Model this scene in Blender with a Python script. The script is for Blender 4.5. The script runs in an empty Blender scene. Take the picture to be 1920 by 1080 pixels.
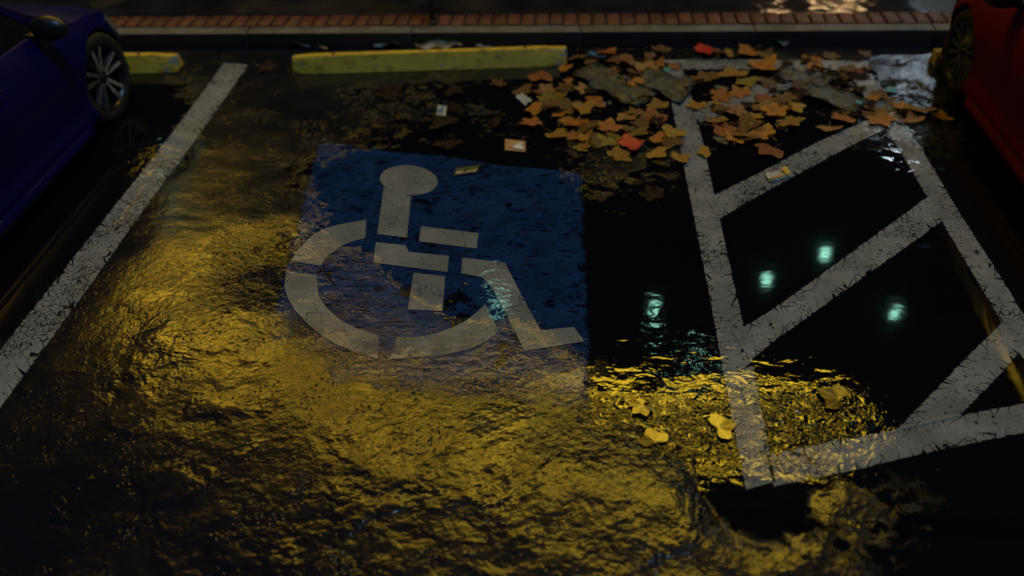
import bpy, bmesh, math, random
from mathutils import Vector, Matrix, noise
S = bpy.context.scene
rnd = random.Random(7)
R = math.radians
# ------------------------------------------------------------------ camera
CAMZ = 3.1157
cd = bpy.data.cameras.new("camera"); cam = bpy.data.objects.new("camera", cd); S.collection.objects.link(cam)
cam.matrix_world = Matrix(((0.997046, -0.017466, 0.074800, 0.000000), (0.068967, 0.632281, -0.771663, 0.000000), (-0.033817, 0.774542, 0.631618, 3.115656), (0.000000, 0.000000, 0.000000, 1.000000)))
cd.sensor_width = 36; cd.lens = 30.0; cd.clip_end = 500; cd.clip_start = .05
cd.dof.use_dof = True; cd.dof.focus_distance = 4.75; cd.dof.aperture_fstop = .62
S.camera = cam
# ------------------------------------------------------------------ night sky, moonlight, exposure
SUN_EL, SUN_AZ = 66, 122
w = bpy.data.worlds.new("World"); S.world = w; w.use_nodes = True
sk = w.node_tree.nodes.new("ShaderNodeTexSky"); sk.sky_type = 'NISHITA'; sk.sun_disc = False
sk.sun_elevation = R(SUN_EL); sk.sun_rotation = R(SUN_AZ)
bg = w.node_tree.nodes["Background"]; bg.inputs[1].default_value = .006
w.node_tree.links.new(sk.outputs[0], bg.inputs[0])
sl = bpy.data.lights.new("moon", 'SUN'); sun = bpy.data.objects.new("moon", sl); S.collection.objects.link(sun)
sl.energy = .82; sl.angle = R(6); sl.color = (.42, .70, 1.0)
sun.rotation_euler = (R(-(90 - SUN_EL)), 0, R(-SUN_AZ))
S.view_settings.view_transform = 'Standard'; S.view_settings.look = 'None'
S.view_settings.exposure = 0; S.view_settings.gamma = 1
S.cycles.use_denoising = True
S.cycles.max_bounces = 6; S.cycles.sample_clamp_indirect = 4

# ------------------------------------------------------------------ node helper
class N:
    def __init__(s, nt): s.nt = nt
    def n(s, t, **k):
        o = s.nt.nodes.new(t)
        for a, b in k.items(): setattr(o, a, b)
        return o
    def put(s, sock, v):
        if v is None: return
        if hasattr(v, 'is_output'): s.nt.links.new(v, sock)
        elif isinstance(v, (tuple, list)):
            d = list(v)
            if sock.type == 'RGBA' and len(d) == 3: d.append(1)
            sock.default_value = d
        else: sock.default_value = v
    def m(s, op, a, b=None, c=None, clamp=False):
        o = s.n("ShaderNodeMath", operation=op, use_clamp=clamp)
        for i, v in enumerate((a, b, c)): s.put(o.inputs[i], v)
        return o.outputs[0]
    def add(s, *a):
        r = a[0]
        for v in a[1:]: r = s.m('ADD', r, v)
        return r
    def mul(s, a, b): return s.m('MULTIPLY', a, b)
    def ramp(s, v, a, b, c=0., d=1., smooth=True):
        o = s.n("ShaderNodeMapRange"); o.interpolation_type = 'SMOOTHSTEP' if smooth else 'LINEAR'
        for i, x in enumerate((v, a, b, c, d)): s.put(o.inputs[i], x)
        return o.outputs[0]
    def noise(s, vec, scale, detail=3, rough=.5, dist=0., out=0):
        o = s.n("ShaderNodeTexNoise"); s.put(o.inputs['Vector'], vec)
        o.inputs['Scale'].default_value = scale; o.inputs['Detail'].default_value = detail
        o.inputs['Roughness'].default_value = rough; o.inputs['Distortion'].default_value = dist
        return o.outputs[out]
    def vor(s, vec, scale, feature='F1', rand=1., out='Distance', smooth=None):
        o = s.n("ShaderNodeTexVoronoi", feature=feature); s.put(o.inputs['Vector'], vec)
        o.inputs['Scale'].default_value = scale; o.inputs['Randomness'].default_value = rand
        return o.outputs[out]
    def mapv(s, vec, loc=(0, 0, 0), rot=(0, 0, 0), scale=(1, 1, 1)):
        o = s.n("ShaderNodeMapping"); s.put(o.inputs[0], vec)
        o.inputs[1].default_value = loc; o.inputs[2].default_value = rot; o.inputs[3].default_value = scale
        return o.outputs[0]
    def mix(s, f, a, b):
        o = s.n("ShaderNodeMix", data_type='RGBA'); s.put(o.inputs[0], f); s.put(o.inputs[6], a); s.put(o.inputs[7], b)
        return o.outputs[2]
    def mixf(s, f, a, b):
        o = s.n("ShaderNodeMix", data_type='FLOAT'); s.put(o.inputs[0], f); s.put(o.inputs[2], a); s.put(o.inputs[3], b)
        return o.outputs[0]
    def vmath(s, op, a, b=None):
        o = s.n("ShaderNodeVectorMath", operation=op); s.put(o.inputs[0], a)
        if b is not None: s.put(o.inputs[1], b)
        return o.outputs['Value' if op in ('LENGTH', 'DOT_PRODUCT', 'DISTANCE') else 0]
    def blob(s, pos, cx, cy, rx, ry, amp, rot=0.):
        # smooth bump of height amp round (cx, cy)
        v = s.vmath('SUBTRACT', pos, (cx, cy, 0))
        if rot:
            o = s.n("ShaderNodeVectorRotate", rotation_type='Z_AXIS'); s.put(o.inputs[0], v); o.inputs['Angle'].default_value = -rot
            v = o.outputs[0]
        v = s.vmath('MULTIPLY', v, (1 / rx, 1 / ry, 0))
        return s.ramp(s.vmath('LENGTH', v), 1., .15, 0., amp)
    def bump(s, h, dist=1., strength=1., normal=None):
        o = s.n("ShaderNodeBump"); s.put(o.inputs['Height'], h); o.inputs['Distance'].default_value = dist; s.put(o.inputs['Strength'], strength)
        if normal is not None: s.put(o.inputs['Normal'], normal)
        return o.outputs[0]
    def bsdf(s, **k):
        o = s.n("ShaderNodeBsdfPrincipled")
        for a, b in k.items(): s.put(o.inputs[a.replace('_', ' ')], b)
        return o.outputs[0]

def mat(name):
    m = bpy.data.materials.new(name); m.use_nodes = True; m.node_tree.nodes.clear()
    q = N(m.node_tree); out = q.n("ShaderNodeOutputMaterial")
    return m, q, (lambda sh: q.put(out.inputs[0], sh))
def simple(name, col, rough=.5, metal=0., var=.25, scale=12., bump=0., coat=0., ior=1.5):
    m, q, fin = mat(name)
    P = q.n("ShaderNodeTexCoord").outputs['Object']
    f = q.noise(P, scale, 5, .6)
    c = q.mix(q.ramp(f, .3, .7), tuple(x * (1 - var) for x in col), tuple(min(1, x * (1 + var)) for x in col))
    nrm = q.bump(q.noise(P, scale * 6, 4, .6), bump) if bump else None
    fin(q.bsdf(Base_Color=c, Roughness=q.ramp(f, .2, .8, rough * .8, min(1, rough * 1.2)), Metallic=metal, Normal=nrm, Coat_Weight=coat, Coat_Roughness=.03, IOR=ior))
    return m
def glow(name, col, strength):
    m, q, fin = mat(name)
    e = q.n("ShaderNodeEmission"); q.put(e.inputs[0], col); e.inputs[1].default_value = strength
    fin(e.outputs[0]); return m

# ------------------------------------------------------------------ wet road: one node group shared by asphalt and paint
WG = bpy.data.node_groups.new("wet_road", 'ShaderNodeTree')
WG.interface.new_socket("Color", in_out='INPUT', socket_type='NodeSocketColor')
for nm, dv in (("Paint", 0.), ("Height", 0.), ("Gloss", 0.)):
    i_ = WG.interface.new_socket(nm, in_out='INPUT', socket_type='NodeSocketFloat'); i_.default_value = dv
WG.interface.new_socket("BSDF", in_out='OUTPUT', socket_type='NodeSocketShader')
def build_wet():
    q = N(WG)
    gi = q.n("NodeGroupInput"); go = q.n("NodeGroupOutput")
    COL, PAINT, HEXT, GLOSS = gi.outputs[:4]
    P = q.n("ShaderNodeNewGeometry").outputs['Position']
    # puddle depth map of the lot: where the ground dips below the water level (metres)
    level = q.add(
        -.013,
        q.blob(P, 1.55, 4.15, 1.75, 2.1, .050),            # access aisle
        q.blob(P, .55, 3.5, .95, 1.5, .022),               # beside the blue panel
        q.blob(P, .5, 6.3, 3.2, 1.3, .030),                # along the kerb
        q.blob(P, 2.6, 2.0, 2.2, 1.1, .040),               # lower right
        q.blob(P, .78, 2.42, .36, .42, .048),              # dark hole beside the aisle end line
        q.blob(P, 3.2, 4.0, 1.3, 3.0, .04),
        q.blob(P, -.30, 3.5, 1.3, 1.35, .046),           # over the wheelchair symbol
        q.blob(P, -1.2, 4.9, 1.6, 1.2, .022),
        q.blob(P, -.6, 4.6, 1.5, 1.3, .020),
        q.blob(P, 2.3, 3.2, 1.0, 1.0, .03), q.blob(P, .7, 2.80, 1.25, .5, .036), q.blob(P, -1.85, 4.05, .6, .55, .030), q.blob(P, -3.1, 5.2, .4, .4, .03),
        q.blob(P, -3.9, 4.4, 1.25, 3.2, .09),             # beside the blue car
        q.blob(P, -2.3, 3.5, 1.4, 2.0, -.03),
        q.blob(P, -.75, 2.80, 2.4, 1.40, -.052))
    lumpy = q.add(.10, q.blob(P, -.4, 1.7, 2.9, 1.5, .85), q.blob(P, -2.2, 2.9, 1.2, 1.1, .28))
    n1 = q.mul(q.m('SUBTRACT', q.noise(P, 1.9, 2, .5, .3), .5), .018)
    n2 = q.mul(q.m('SUBTRACT', q.noise(q.mapv(P, (3, 1, 0)), 6.5, 4, .5, .3), .5), .024)
    n3 = q.mul(q.m('SUBTRACT', q.noise(q.mapv(P, (5, 1, 0)), 17., 3, .5, .3), .5), .007)
    plate = q.ramp(q.noise(q.mapv(P, (7, 3, 2)), 2.3, 4, .55, .35), .50, .64)                # smooth crusts of dried silt
    peb = q.mul(q.ramp(q.vor(P, 38), .36, .05), q.ramp(q.noise(P, 4.3, 2), .46, .66, 0., .0036))
    deb = q.add(q.blob(P, .95, 2.80, .75, .42, 1.), q.blob(P, .1, 2.68, .9, .42, 1.), q.blob(P, -.8, 2.95, 1.1, .5, .8), q.blob(P, -1.85, 4.05, .6, .55, .9), q.blob(P, -3.1, 5.2, .4, .4, .8), q.blob(P, 2.5, 6.0, .8, .9, .6))
    gritty = q.m('MINIMUM', q.add(.05, deb, q.blob(P, -2.2, 3.75, .9, .55, .9), q.blob(P, -1.75, 4.05, .7, .7, .9), q.blob(P, -.35, 3.55, .6, .5, .5)), 1.)
    grit = q.mul(q.m('SUBTRACT', q.noise(q.mapv(P, (1, 2, 0)), 24, 4, .62, .3), .5), q.mixf(q.mul(plate, .75), .0070, .0015))
    spark = q.mul(q.m('SUBTRACT', q.noise(q.mapv(P, (9, 9, 1)), 68, 2, .5, .2), .5), q.mixf(plate, .0012, .0004))
    h = q.add(spark, n1, q.mul(q.add(n2, n3, q.mul(plate, .011)), lumpy), q.mul(peb, q.m('SUBTRACT', 1., q.mul(plate, .8))), q.mul(grit, q.add(.23, q.mul(gritty, .62))))
    h = q.add(h, q.mul(PAINT, .002), HEXT)
    frag = q.add(q.mul(q.m('SUBTRACT', q.noise(q.mapv(P, (2, 5, 0)), 11, 7, .68, .4), .5), .050), q.mul(q.m('SUBTRACT', q.noise(q.mapv(P, (8, 5, 0)), 3.5, 3, .5), .5), .030))
    film = q.m('SUBTRACT', q.m('SUBTRACT', level, h), q.mul(frag, q.m('SUBTRACT', 1., q.mul(PAINT, .7))))
    wm = q.ramp(film, -.0025, .0025)
    rip = q.add(.03, q.blob(P, 2.75, 5.75, 1.3, 1.5, 1.5), q.blob(P, .7, 2.95, 1.5, .75, .5), q.blob(P, -.6, 3.6, 1.2, 1.2, .3))
    rp = q.add(q.mul(q.noise(q.mapv(P, scale=(1, 1.6, 1)), 5.5, 2, .5, .6), .011), q.mul(q.noise(q.mapv(P, (4, 0, 0)), 23, 3, .55, .4), .0022))
    dr = q.mul(q.mul(q.m('SUBTRACT', q.noise(q.mapv(P, (1, 2, 0)), 15, 3, .6, .8), .5), .0135), deb)
    surf = q.mixf(wm, q.m('SUBTRACT', h, level), q.add(q.mul(rp, rip), dr))
    nrm = q.bump(surf, 1.)
    dry = q.ramp(q.noise(q.mapv(P, (2, 9, 0)), 1.6, 4, .6), .35, .7)
    ra = q.mixf(PAINT, q.mixf(dry, .17, .25), .27)
    ra = q.mixf(GLOSS, q.add(ra, q.mul(lumpy, .05)), .2)
    ra = q.mixf(q.mul(gritty, .8), ra, .13)
    rough = q.mixf(wm, ra, .04)
    dark = q.mix(1., COL, q.mixf(q.mul(wm, q.m('SUBTRACT', 1., q.mul(PAINT, .85))), 1., .45)); dark.node.blend_type = 'MULTIPLY'
    q.put(go.inputs[0], q.bsdf(Base_Color=dark, Roughness=rough, IOR=q.mixf(wm, 1.52, 1.45), Normal=nrm))
build_wet()
def wet(q, col, paint=0., height=0., gloss=0.):
    g = q.n("ShaderNodeGroup"); g.node_tree = WG
    q.put(g.inputs[0], col); q.put(g.inputs[1], paint); q.put(g.inputs[2], height); q.put(g.inputs[3], gloss)
    return g.outputs[0]

def asphalt_mat():
    m, q, fin = mat("asphalt"); P = q.n("ShaderNodeNewGeometry").outputs['Position']
    c = q.mix(q.ramp(q.noise(P, 160, 2, .7), .35, .75), (.004, .0045, .009), (.010, .0105, .015))
    c = q.mix(q.ramp(q.noise(P, 2.3, 5, .6), .52, .75, 0, .6), c, (.010, .009, .009))
    fin(wet(q, c)); return m
def stripe_mat():
    m, q, fin = mat("white_road_paint")
    uv = q.n("ShaderNodeUVMap").outputs[0]
    P = q.n("ShaderNodeNewGeometry").outputs['Position']
    sep = q.n("ShaderNodeSeparateXYZ"); q.put(sep.inputs[0], uv); v = sep.outputs[1]
    wob = q.vmath('ADD', uv, q.vmath('MULTIPLY', q.noise(P, 7, 3, out=1), (.045, .5, 0)))
    ce = q.vor(q.mapv(wob, scale=(12, 1.3, 1)), 1., 'DISTANCE_TO_EDGE')
    cf = q.vor(q.vmath('ADD', P, q.vmath('MULTIPLY', q.noise(P, 16, 3, out=1), (.05, .05, 0))), 24., 'DISTANCE_TO_EDGE')
    zone = q.noise(P, 2.1, 3)
    edge = q.m('ABSOLUTE', q.m('SUBTRACT', v, .5))                     # 0 middle, .5 at the rim
    big = q.ramp(ce, q.mixf(q.ramp(edge, .1, .5), -.005, .020), q.mixf(q.ramp(edge, .1, .5), .007, .042))
    fine = q.ramp(cf, q.ramp(zone, .45, .60, -.10, .02), q.ramp(zone, .45, .60, -.04, .065))
    rim = q.ramp(q.m('SUBTRACT', edge, q.mul(q.noise(P, 30, 5, .68), .17)), .41, .375)
    chips = q.m('MULTIPLY', q.ramp(q.noise(P, 26, 5, .65), .66, .62), q.ramp(q.add(q.noise(P, 85, 3, .7), q.mul(q.noise(P, 2.5, 3), .4)), .88, .80))
    a = q.m('MULTIPLY', q.m('MULTIPLY', big, fine), q.m('MULTIPLY', rim, chips))
    c = q.mix(q.ramp(q.noise(P, 4, 5, .65), .3, .72), (.17, .172, .175), (.28, .283, .288))
    c = q.mix(q.ramp(q.noise(q.mapv(wob, scale=(30, 3, 1)), 1, 4, .7), .5, .8, 0, .45), c, (.11, .108, .105))
    sh = wet(q, c, 1., q.mul(q.noise(P, 60, 3), .0012))
    mx = q.n("ShaderNodeMixShader"); tr = q.n("ShaderNodeBsdfTransparent")
    q.put(mx.inputs[0], a); q.put(mx.inputs[1], tr.outputs[0]); q.put(mx.inputs[2], sh)
    fin(mx.outputs[0]); return m
def symbol_mat():
    m, q, fin = mat("white_symbol_paint"); P = q.n("ShaderNodeNewGeometry").outputs['Position']
    c = q.mix(q.ramp(q.noise(P, 3.2, 5, .6), .3, .75), (.16, .165, .165), (.245, .25, .25))
    c = q.mix(q.ramp(q.noise(q.mapv(P, (5, 5, 0)), 13, 5, .65), .58, .75, 0, .35), c, (.12, .12, .13))
    cr = q.vor(q.vmath('ADD', P, q.vmath('MULTIPLY', q.noise(P, 9, 4, out=1), (.12, .12, 0))), 5.5, 'DISTANCE_TO_EDGE')
    a = q.m('MULTIPLY', q.ramp(cr, .001, .008), q.ramp(q.noise(P, 20, 5, .62), .70, .66))
    a = q.m('MAXIMUM', a, q.ramp(q.noise(P, 3.7, 3), .56, .48))
    a = q.m('MULTIPLY', a, q.ramp(q.add(q.noise(P, 75, 3, .7), q.mul(q.noise(P, 3, 3), .35)), .86, .80))
    a = q.m('MULTIPLY', a, q.m('SUBTRACT', 1., q.mul(q.add(q.blob(P, -1.3, 2.9, 1.3, .75, .9), q.blob(P, -.7, 3.05, .7, .3, .5)), q.ramp(q.noise(q.mapv(P, (3, 7, 0)), 4.5, 6, .7), .40, .56)), clamp=True))
    sh = wet(q, c, 1., 0., .5)
    mx = q.n("ShaderNodeMixShader"); tr = q.n("ShaderNodeBsdfTransparent")
    q.put(mx.inputs[0], a); q.put(mx.inputs[1], tr.outputs[0]); q.put(mx.inputs[2], sh)
    fin(mx.outputs[0]); return m
def blue_mat():
    m, q, fin = mat("blue_road_paint"); P = q.n("ShaderNodeNewGeometry").outputs['Position']
    c = q.mix(q.ramp(q.noise(P, 2.6, 5, .6), .3, .72), (.009, .030, .115), (.015, .048, .165))
    c = q.mix(q.ramp(q.noise(q.mapv(P, (1, 8, 0)), 5, 4, .65), .5, .8, 0, .5), c, (.03, .034, .07))
    scr = q.noise(q.mapv(P, (0, 0, 0), (0, 0, .12), (10, 34, 1)), 1, 5, .62)
    a = q.m('MULTIPLY', q.ramp(scr, .63, .575), q.ramp(q.noise(q.mapv(P, (9, 2, 0)), 3.4, 6, .68), .64, .57))
    c = q.mix(q.ramp(q.noise(q.mapv(P, (4, 4, 0)), 7, 5, .7), .45, .62, 0, .6), c, (.006, .014, .05))
    uv = q.n("ShaderNodeUVMap").outputs[0]
    sep = q.n("ShaderNodeSeparateXYZ"); q.put(sep.inputs[0], uv)
    ed = q.m('MINIMUM', q.m('MINIMUM', sep.outputs[0], q.m('SUBTRACT', 1., sep.outputs[0])), q.m('MINIMUM', sep.outputs[1], q.m('SUBTRACT', 1., sep.outputs[1])))
    a = q.m('MULTIPLY', a, q.ramp(q.m('SUBTRACT', ed, q.mul(q.noise(P, 8, 6, .66), .075)), -.030, -.012))
    silt = q.mul(q.add(q.blob(P, -1.75, 2.85, 1.15, 1.0, 1.35), q.blob(P, -.5, 2.82, 1.4, .36, .9)), q.ramp(q.noise(q.mapv(P, (3, 7, 0)), 3.2, 6, .65), .30, .52))
    a = q.m('MULTIPLY', a, q.m('SUBTRACT', 1., silt, clamp=True))
    sh = wet(q, c, .6, 0., .55)
    mx = q.n("ShaderNodeMixShader"); tr = q.n("ShaderNodeBsdfTransparent")
    q.put(mx.inputs[0], a); q.put(mx.inputs[1], tr.outputs[0]); q.put(mx.inputs[2], sh)
    fin(mx.outputs[0]); return m
M_ASPH, M_STRIPE, M_SYM, M_BLUE = asphalt_mat(), stripe_mat(), symbol_mat(), blue_mat()

# ------------------------------------------------------------------ object helpers
def link(o, parent=None):
    S.collection.objects.link(o)
    if parent: o.parent = parent
    return o
def tag(o, label=None, cat=None, group=None, kind=None):
    if label: o['label'] = label
    if cat: o['category'] = cat
    if group: o['group'] = group
    if kind: o['kind'] = kind
    return o
def empty(name, loc=(0, 0, 0), rz=0.):
    o = bpy.data.objects.new(name, None); o.location = loc; o.rotation_euler = (0, 0, rz); o.empty_display_size = .1
    return link(o)
def mesh(name, bm, m, parent=None, smooth=False, ang=None):
    me = bpy.data.meshes.new(name)
    bmesh.ops.recalc_face_normals(bm, faces=bm.faces) if ang is not False else None
    bm.to_mesh(me); bm.free()
    for x in (m if isinstance(m, (list, tuple)) else [m]): me.materials.append(x)
    if smooth:
        for p in me.polygons: p.use_smooth = True
        if ang: me.set_sharp_from_angle(angle=R(ang))
    return link(bpy.data.objects.new(name, me), parent)
def box(bm, x0, x1, y0, y1, z0, z1, bev=0.):
    r = bmesh.ops.create_cube(bm, size=1.)
    for v in r['verts']: v.co = Vector(((x0 + x1) / 2 + v.co.x * (x1 - x0), (y0 + y1) / 2 + v.co.y * (y1 - y0), (z0 + z1) / 2 + v.co.z * (z1 - z0)))
    if bev:
        es = list({e for v in r['verts'] for e in v.link_edges})
        bmesh.ops.bevel(bm, geom=es, offset=bev, segments=2, affect='EDGES', profile=.5)
    return bm
def bxm(*a, **k): return box(bmesh.new(), *a, **k)
def lathe(bm, prof, seg=48, axis='Z', c=(0, 0, 0)):
    rings = []
    for r, h in prof:
        ring = []
        for i in range(seg):
            t = 2 * math.pi * i / seg; a, b = r * math.cos(t), r * math.sin(t)
            p = (a, b, h) if axis == 'Z' else (h, a, b)
            ring.append(bm.verts.new(Vector(p) + Vector(c)))
        rings.append(ring)
    for A, B in zip(rings, rings[1:]):
        for i in range(seg): bm.faces.new((A[i], A[(i + 1) % seg], B[(i + 1) % seg], B[i]))
    return rings
def flat(name, pts, z, m, parent=None, uv=None):
    bm = bmesh.new(); f = bm.faces.new([bm.verts.new((p[0], p[1], z)) for p in pts]); f.normal_update()
    if f.normal.z < 0: f.normal_flip()
    if uv:
        L = bm.loops.layers.uv.new("UVMap")
        for l in f.loops: l[L].uv = uv(l.vert.co)
    bmesh.ops.triangulate(bm, faces=bm.faces)
    return mesh(name, bm, m, parent, ang=False)
def strip(name, left, right, z, m, label, cat="road marking", wide=.012):
    # painted line between two rails, UV = metres along, 0..1 across
    bm = bmesh.new(); L = bm.loops.layers.uv.new("UVMap"); n = 24
    def at(pl, t):
        ds = [0]
        for a, b in zip(pl, pl[1:]): ds.append(ds[-1] + math.dist(a, b))
        d = t * ds[-1]
        for i in range(len(pl) - 1):
            if d <= ds[i + 1] + 1e-9:
                f = (d - ds[i]) / max(1e-9, ds[i + 1] - ds[i]); return Vector(pl[i]).lerp(Vector(pl[i + 1]), f)
        return Vector(pl[-1])
    prev = None; u = 0
    for i in range(n + 1):
        a, b = at(left, i / n), at(right, i / n); dd = (b - a).normalized() * wide; a = a - dd; b = b + dd
        c = (a + b) / 2
        if prev: u += (c - prev[2]).length
        cur = (bm.verts.new((a.x, a.y, z)), bm.verts.new((b.x, b.y, z)), c, u)
        if prev:
            f = bm.faces.new((prev[0], prev[1], cur[1], cur[0])); f.normal_update()
            for l in f.loops:
                l[L].uv = (prev[3] if l.vert in prev[:2] else u, 0. if l.vert in (prev[0], cur[0]) else 1.)
            if f.normal.z < 0: f.normal_flip()
        prev = cur
    return tag(mesh(name, bm, m, ang=False), label, cat)

# ------------------------------------------------------------------ ground
bm = bmesh.new()
xs = [-150, -40, -12, -8] + [-6 + i for i in range(13)] + [8, 12, 40, 150]
ys = [-150, -40, -12, -5] + [-2 + i for i in range(9)] + [7.25]
gv = [[bm.verts.new((x, y, 0)) for x in xs] for y in ys]
for j in range(len(ys) - 1):
    for i in range(len(xs) - 1): bm.faces.new((gv[j][i], gv[j][i + 1], gv[j + 1][i + 1], gv[j + 1][i]))
top = gv[-1]
far = [bm.verts.new((x, 150, -.3)) for x in xs]; near = [bm.verts.new((x, 7.3, -.3)) for x in xs]
for i in range(len(xs) - 1):
    bm.faces.new((top[i], top[i + 1], near[i + 1], near[i])); bm.faces.new((near[i], near[i + 1], far[i + 1], far[i]))
tag(mesh("ground", bm, M_ASPH, ang=False), kind='structure')

# ------------------------------------------------------------------ painted markings
Z1, Z2 = .004, .008
strip("stall_line", [(-3.102, 6.844), (-3.091, 5.446), (-3.097, 4.986), (-3.118, 3.731), (-3.126, 3.178), (-3.133, 2.878)], [(-2.885, 6.811), (-2.882, 5.440), (-2.893, 4.573), (-2.890, 3.737), (-2.899, 2.771), (-2.912, 2.597)], Z1, M_STRIPE,
      "long cracked white stall line with orange glints beside the blue car")
strip("aisle_line", [(0.701, 6.888), (0.720, 6.182), (0.731, 5.475), (0.759, 3.838), (0.766, 2.948), (0.774, 2.425)], [(0.830, 6.887), (0.868, 6.183), (0.883, 5.477), (0.894, 3.841), (0.902, 3.233), (0.893, 2.468)], Z1, M_STRIPE,
      "crackled white line along the aisle on the side facing the wheelchair symbol")
strip("aisle_line", [(2.184, 6.695), (2.243, 5.490), (2.258, 4.804), (2.275, 3.880), (2.278, 3.578), (2.286, 3.371), (2.288, 3.058)], [(2.337, 6.695), (2.382, 5.491), (2.382, 4.684), (2.400, 3.883), (2.403, 3.625), (2.398, 3.403), (2.397, 3.080)], Z1, M_STRIPE,
      "dim white line along the aisle on the side facing the red car")
strip("aisle_end_line", [(0.820, 6.711), (1.547, 6.718), (2.227, 6.695), (2.345, 6.695)], [(0.835, 6.887), (1.573, 6.883), (2.265, 6.858), (2.383, 6.847)], Z1, M_STRIPE,
      "faded white line across the aisle's far end, under leaves beside the kerb")
strip("aisle_end_line", [(0.885, 2.610), (1.277, 2.731), (1.489, 2.785), (1.834, 2.895), (2.160, 2.983), (2.417, 3.070)], [(0.890, 2.453), (1.274, 2.562), (1.557, 2.656), (1.804, 2.730), (2.096, 2.812), (2.341, 2.888)], Z1, M_STRIPE,
      "wide cracked white line across the aisle's near end, flecked with yellow")
strip("hatch_stripe", [(0.862, 5.979), (1.514, 6.510), (1.758, 6.697)], [(0.895, 5.786), (1.463, 6.193), (2.057, 6.696)], Z2, M_STRIPE,
      "short slanted white hatch stripe buried under the autumn leaves")
strip("hatch_stripe", [(0.843, 4.742), (1.293, 5.125), (1.693, 5.484), (2.102, 5.801), (2.258, 5.918)], [(0.886, 4.523), (1.252, 4.870), (1.945, 5.487), (2.245, 5.722), (2.366, 5.819)], Z2, M_STRIPE,
      "slanted white hatch stripe just in front of the leaf pile, yellow wrapper on it")
strip("hatch_stripe", [(0.843, 3.443), (1.052, 3.614), (1.298, 3.853), (2.261, 4.804)], [(0.901, 3.245), (1.013, 3.370), (1.535, 3.859), (2.252, 4.528)], Z2, M_STRIPE,
      "long slanted white hatch stripe through the middle of the aisle puddle")
strip("hatch_stripe", [(1.510, 2.789), (2.278, 3.578)], [(1.823, 2.891), (2.279, 3.359)], Z2, M_STRIPE,
      "broad slanted white hatch stripe meeting the near end line")

sym = empty("accessible_parking_symbol", (-.6, 3.7, 0))
tag(sym, "worn white wheelchair symbol painted on a blue panel in the stall", "road marking")
def symp(name, pts, z, m, uv=None):
    o = flat(name, pts, z, m, None, uv); o.parent = sym; o.matrix_parent_inverse = Matrix.Translation((.6, -3.7, 0)); return o
BP = [(-1.938, 5.410), (-1.851, 5.466), (-1.586, 5.445), (-1.420, 5.346), (-0.971, 5.291), (-0.529, 5.150), (-0.349, 5.131), (-0.069, 5.086), (0.030, 5.025), (0.050, 4.459), (0.067, 3.892), (0.088, 3.519), (0.090, 3.205), (0.083, 2.852), (-0.303, 2.848), (-0.730, 2.874), (-1.174, 2.931), (-1.659, 3.066), (-1.782, 3.483), (-1.855, 3.970), (-1.899, 4.480), (-1.932, 4.798), (-1.921, 5.039)]
qa, qb, qc, qd = [(-1.956, 5.513), (0.048, 5.115), (0.104, 2.842), (-1.661, 2.981)]
def inv_bil(p):
    u = v = .5
    for _ in range(12):
        a = Vector(qd).lerp(Vector(qc), u); b = Vector(qa).lerp(Vector(qb), u); f = a.lerp(b, v) - Vector((p.x, p.y))
        du = (Vector(qc) - Vector(qd)) * (1 - v) + (Vector(qb) - Vector(qa)) * v; dv = b - a
        det = du.x * dv.y - du.y * dv.x
        u -= (f.x * dv.y - f.y * dv.x) / det; v -= (du.x * f.y - du.y * f.x) / det
    return (u, v)
symp("blue_panel", BP, Z1, M_BLUE, inv_bil)
HD = [(-0.957, 4.938), (-0.954, 4.905), (-0.957, 4.874), (-0.966, 4.846), (-0.981, 4.820), (-1.001, 4.799), (-1.025, 4.782), (-1.054, 4.770), (-1.085, 4.763), (-1.119, 4.762), (-1.154, 4.767), (-1.189, 4.776), (-1.223, 4.792), (-1.256, 4.811), (-1.286, 4.835), (-1.312, 4.863), (-1.334, 4.894), (-1.351, 4.926), (-1.362, 4.959), (-1.367, 4.993), (-1.365, 5.025), (-1.357, 5.055), (-1.343, 5.082), (-1.323, 5.106), (-1.298, 5.124), (-1.269, 5.137), (-1.236, 5.144), (-1.200, 5.145), (-1.164, 5.140), (-1.127, 5.129), (-1.091, 5.112), (-1.058, 5.091), (-1.028, 5.065), (-1.002, 5.036), (-0.981, 5.004), (-0.966, 4.971)]
symp("head", HD, Z2, M_SYM)
symp("torso", [(-1.315, 4.848), (-1.110, 4.740), (-1.061, 4.273), (-1.255, 4.309)], Z2 + .003, M_SYM)
symp("forearm", [(-0.990, 4.402), (-0.617, 4.335), (-0.611, 4.172), (-0.979, 4.241)], Z2, M_SYM)
symp("lap", [(-1.248, 4.224), (-1.055, 4.195), (-1.028, 4.130), (-0.772, 4.093), (-0.762, 3.936), (-1.224, 4.017)], Z2, M_SYM)
symp("seat_post", [(-0.962, 3.925), (-0.769, 3.895), (-0.744, 3.583), (-0.942, 3.591)], Z2, M_SYM)
symp("leg", [(-0.689, 4.079), (-0.426, 4.032), (-0.338, 3.807), (-0.187, 3.436), (-0.178, 3.441), (-0.008, 3.472), (0.048, 3.359), (-0.264, 3.274), (-0.346, 3.474), (-0.475, 3.779), (-0.548, 3.891), (-0.678, 3.928)], Z2, M_SYM)
symp("wheel_arc", [(-1.731, 4.026), (-1.714, 4.146), (-1.667, 4.294), (-1.599, 4.372), (-1.512, 4.415), (-1.359, 4.466), (-1.325, 4.268), (-1.396, 4.232), (-1.453, 4.186), (-1.518, 4.074), (-1.537, 3.978), (-1.702, 4.016)], Z2, M_SYM)
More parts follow.
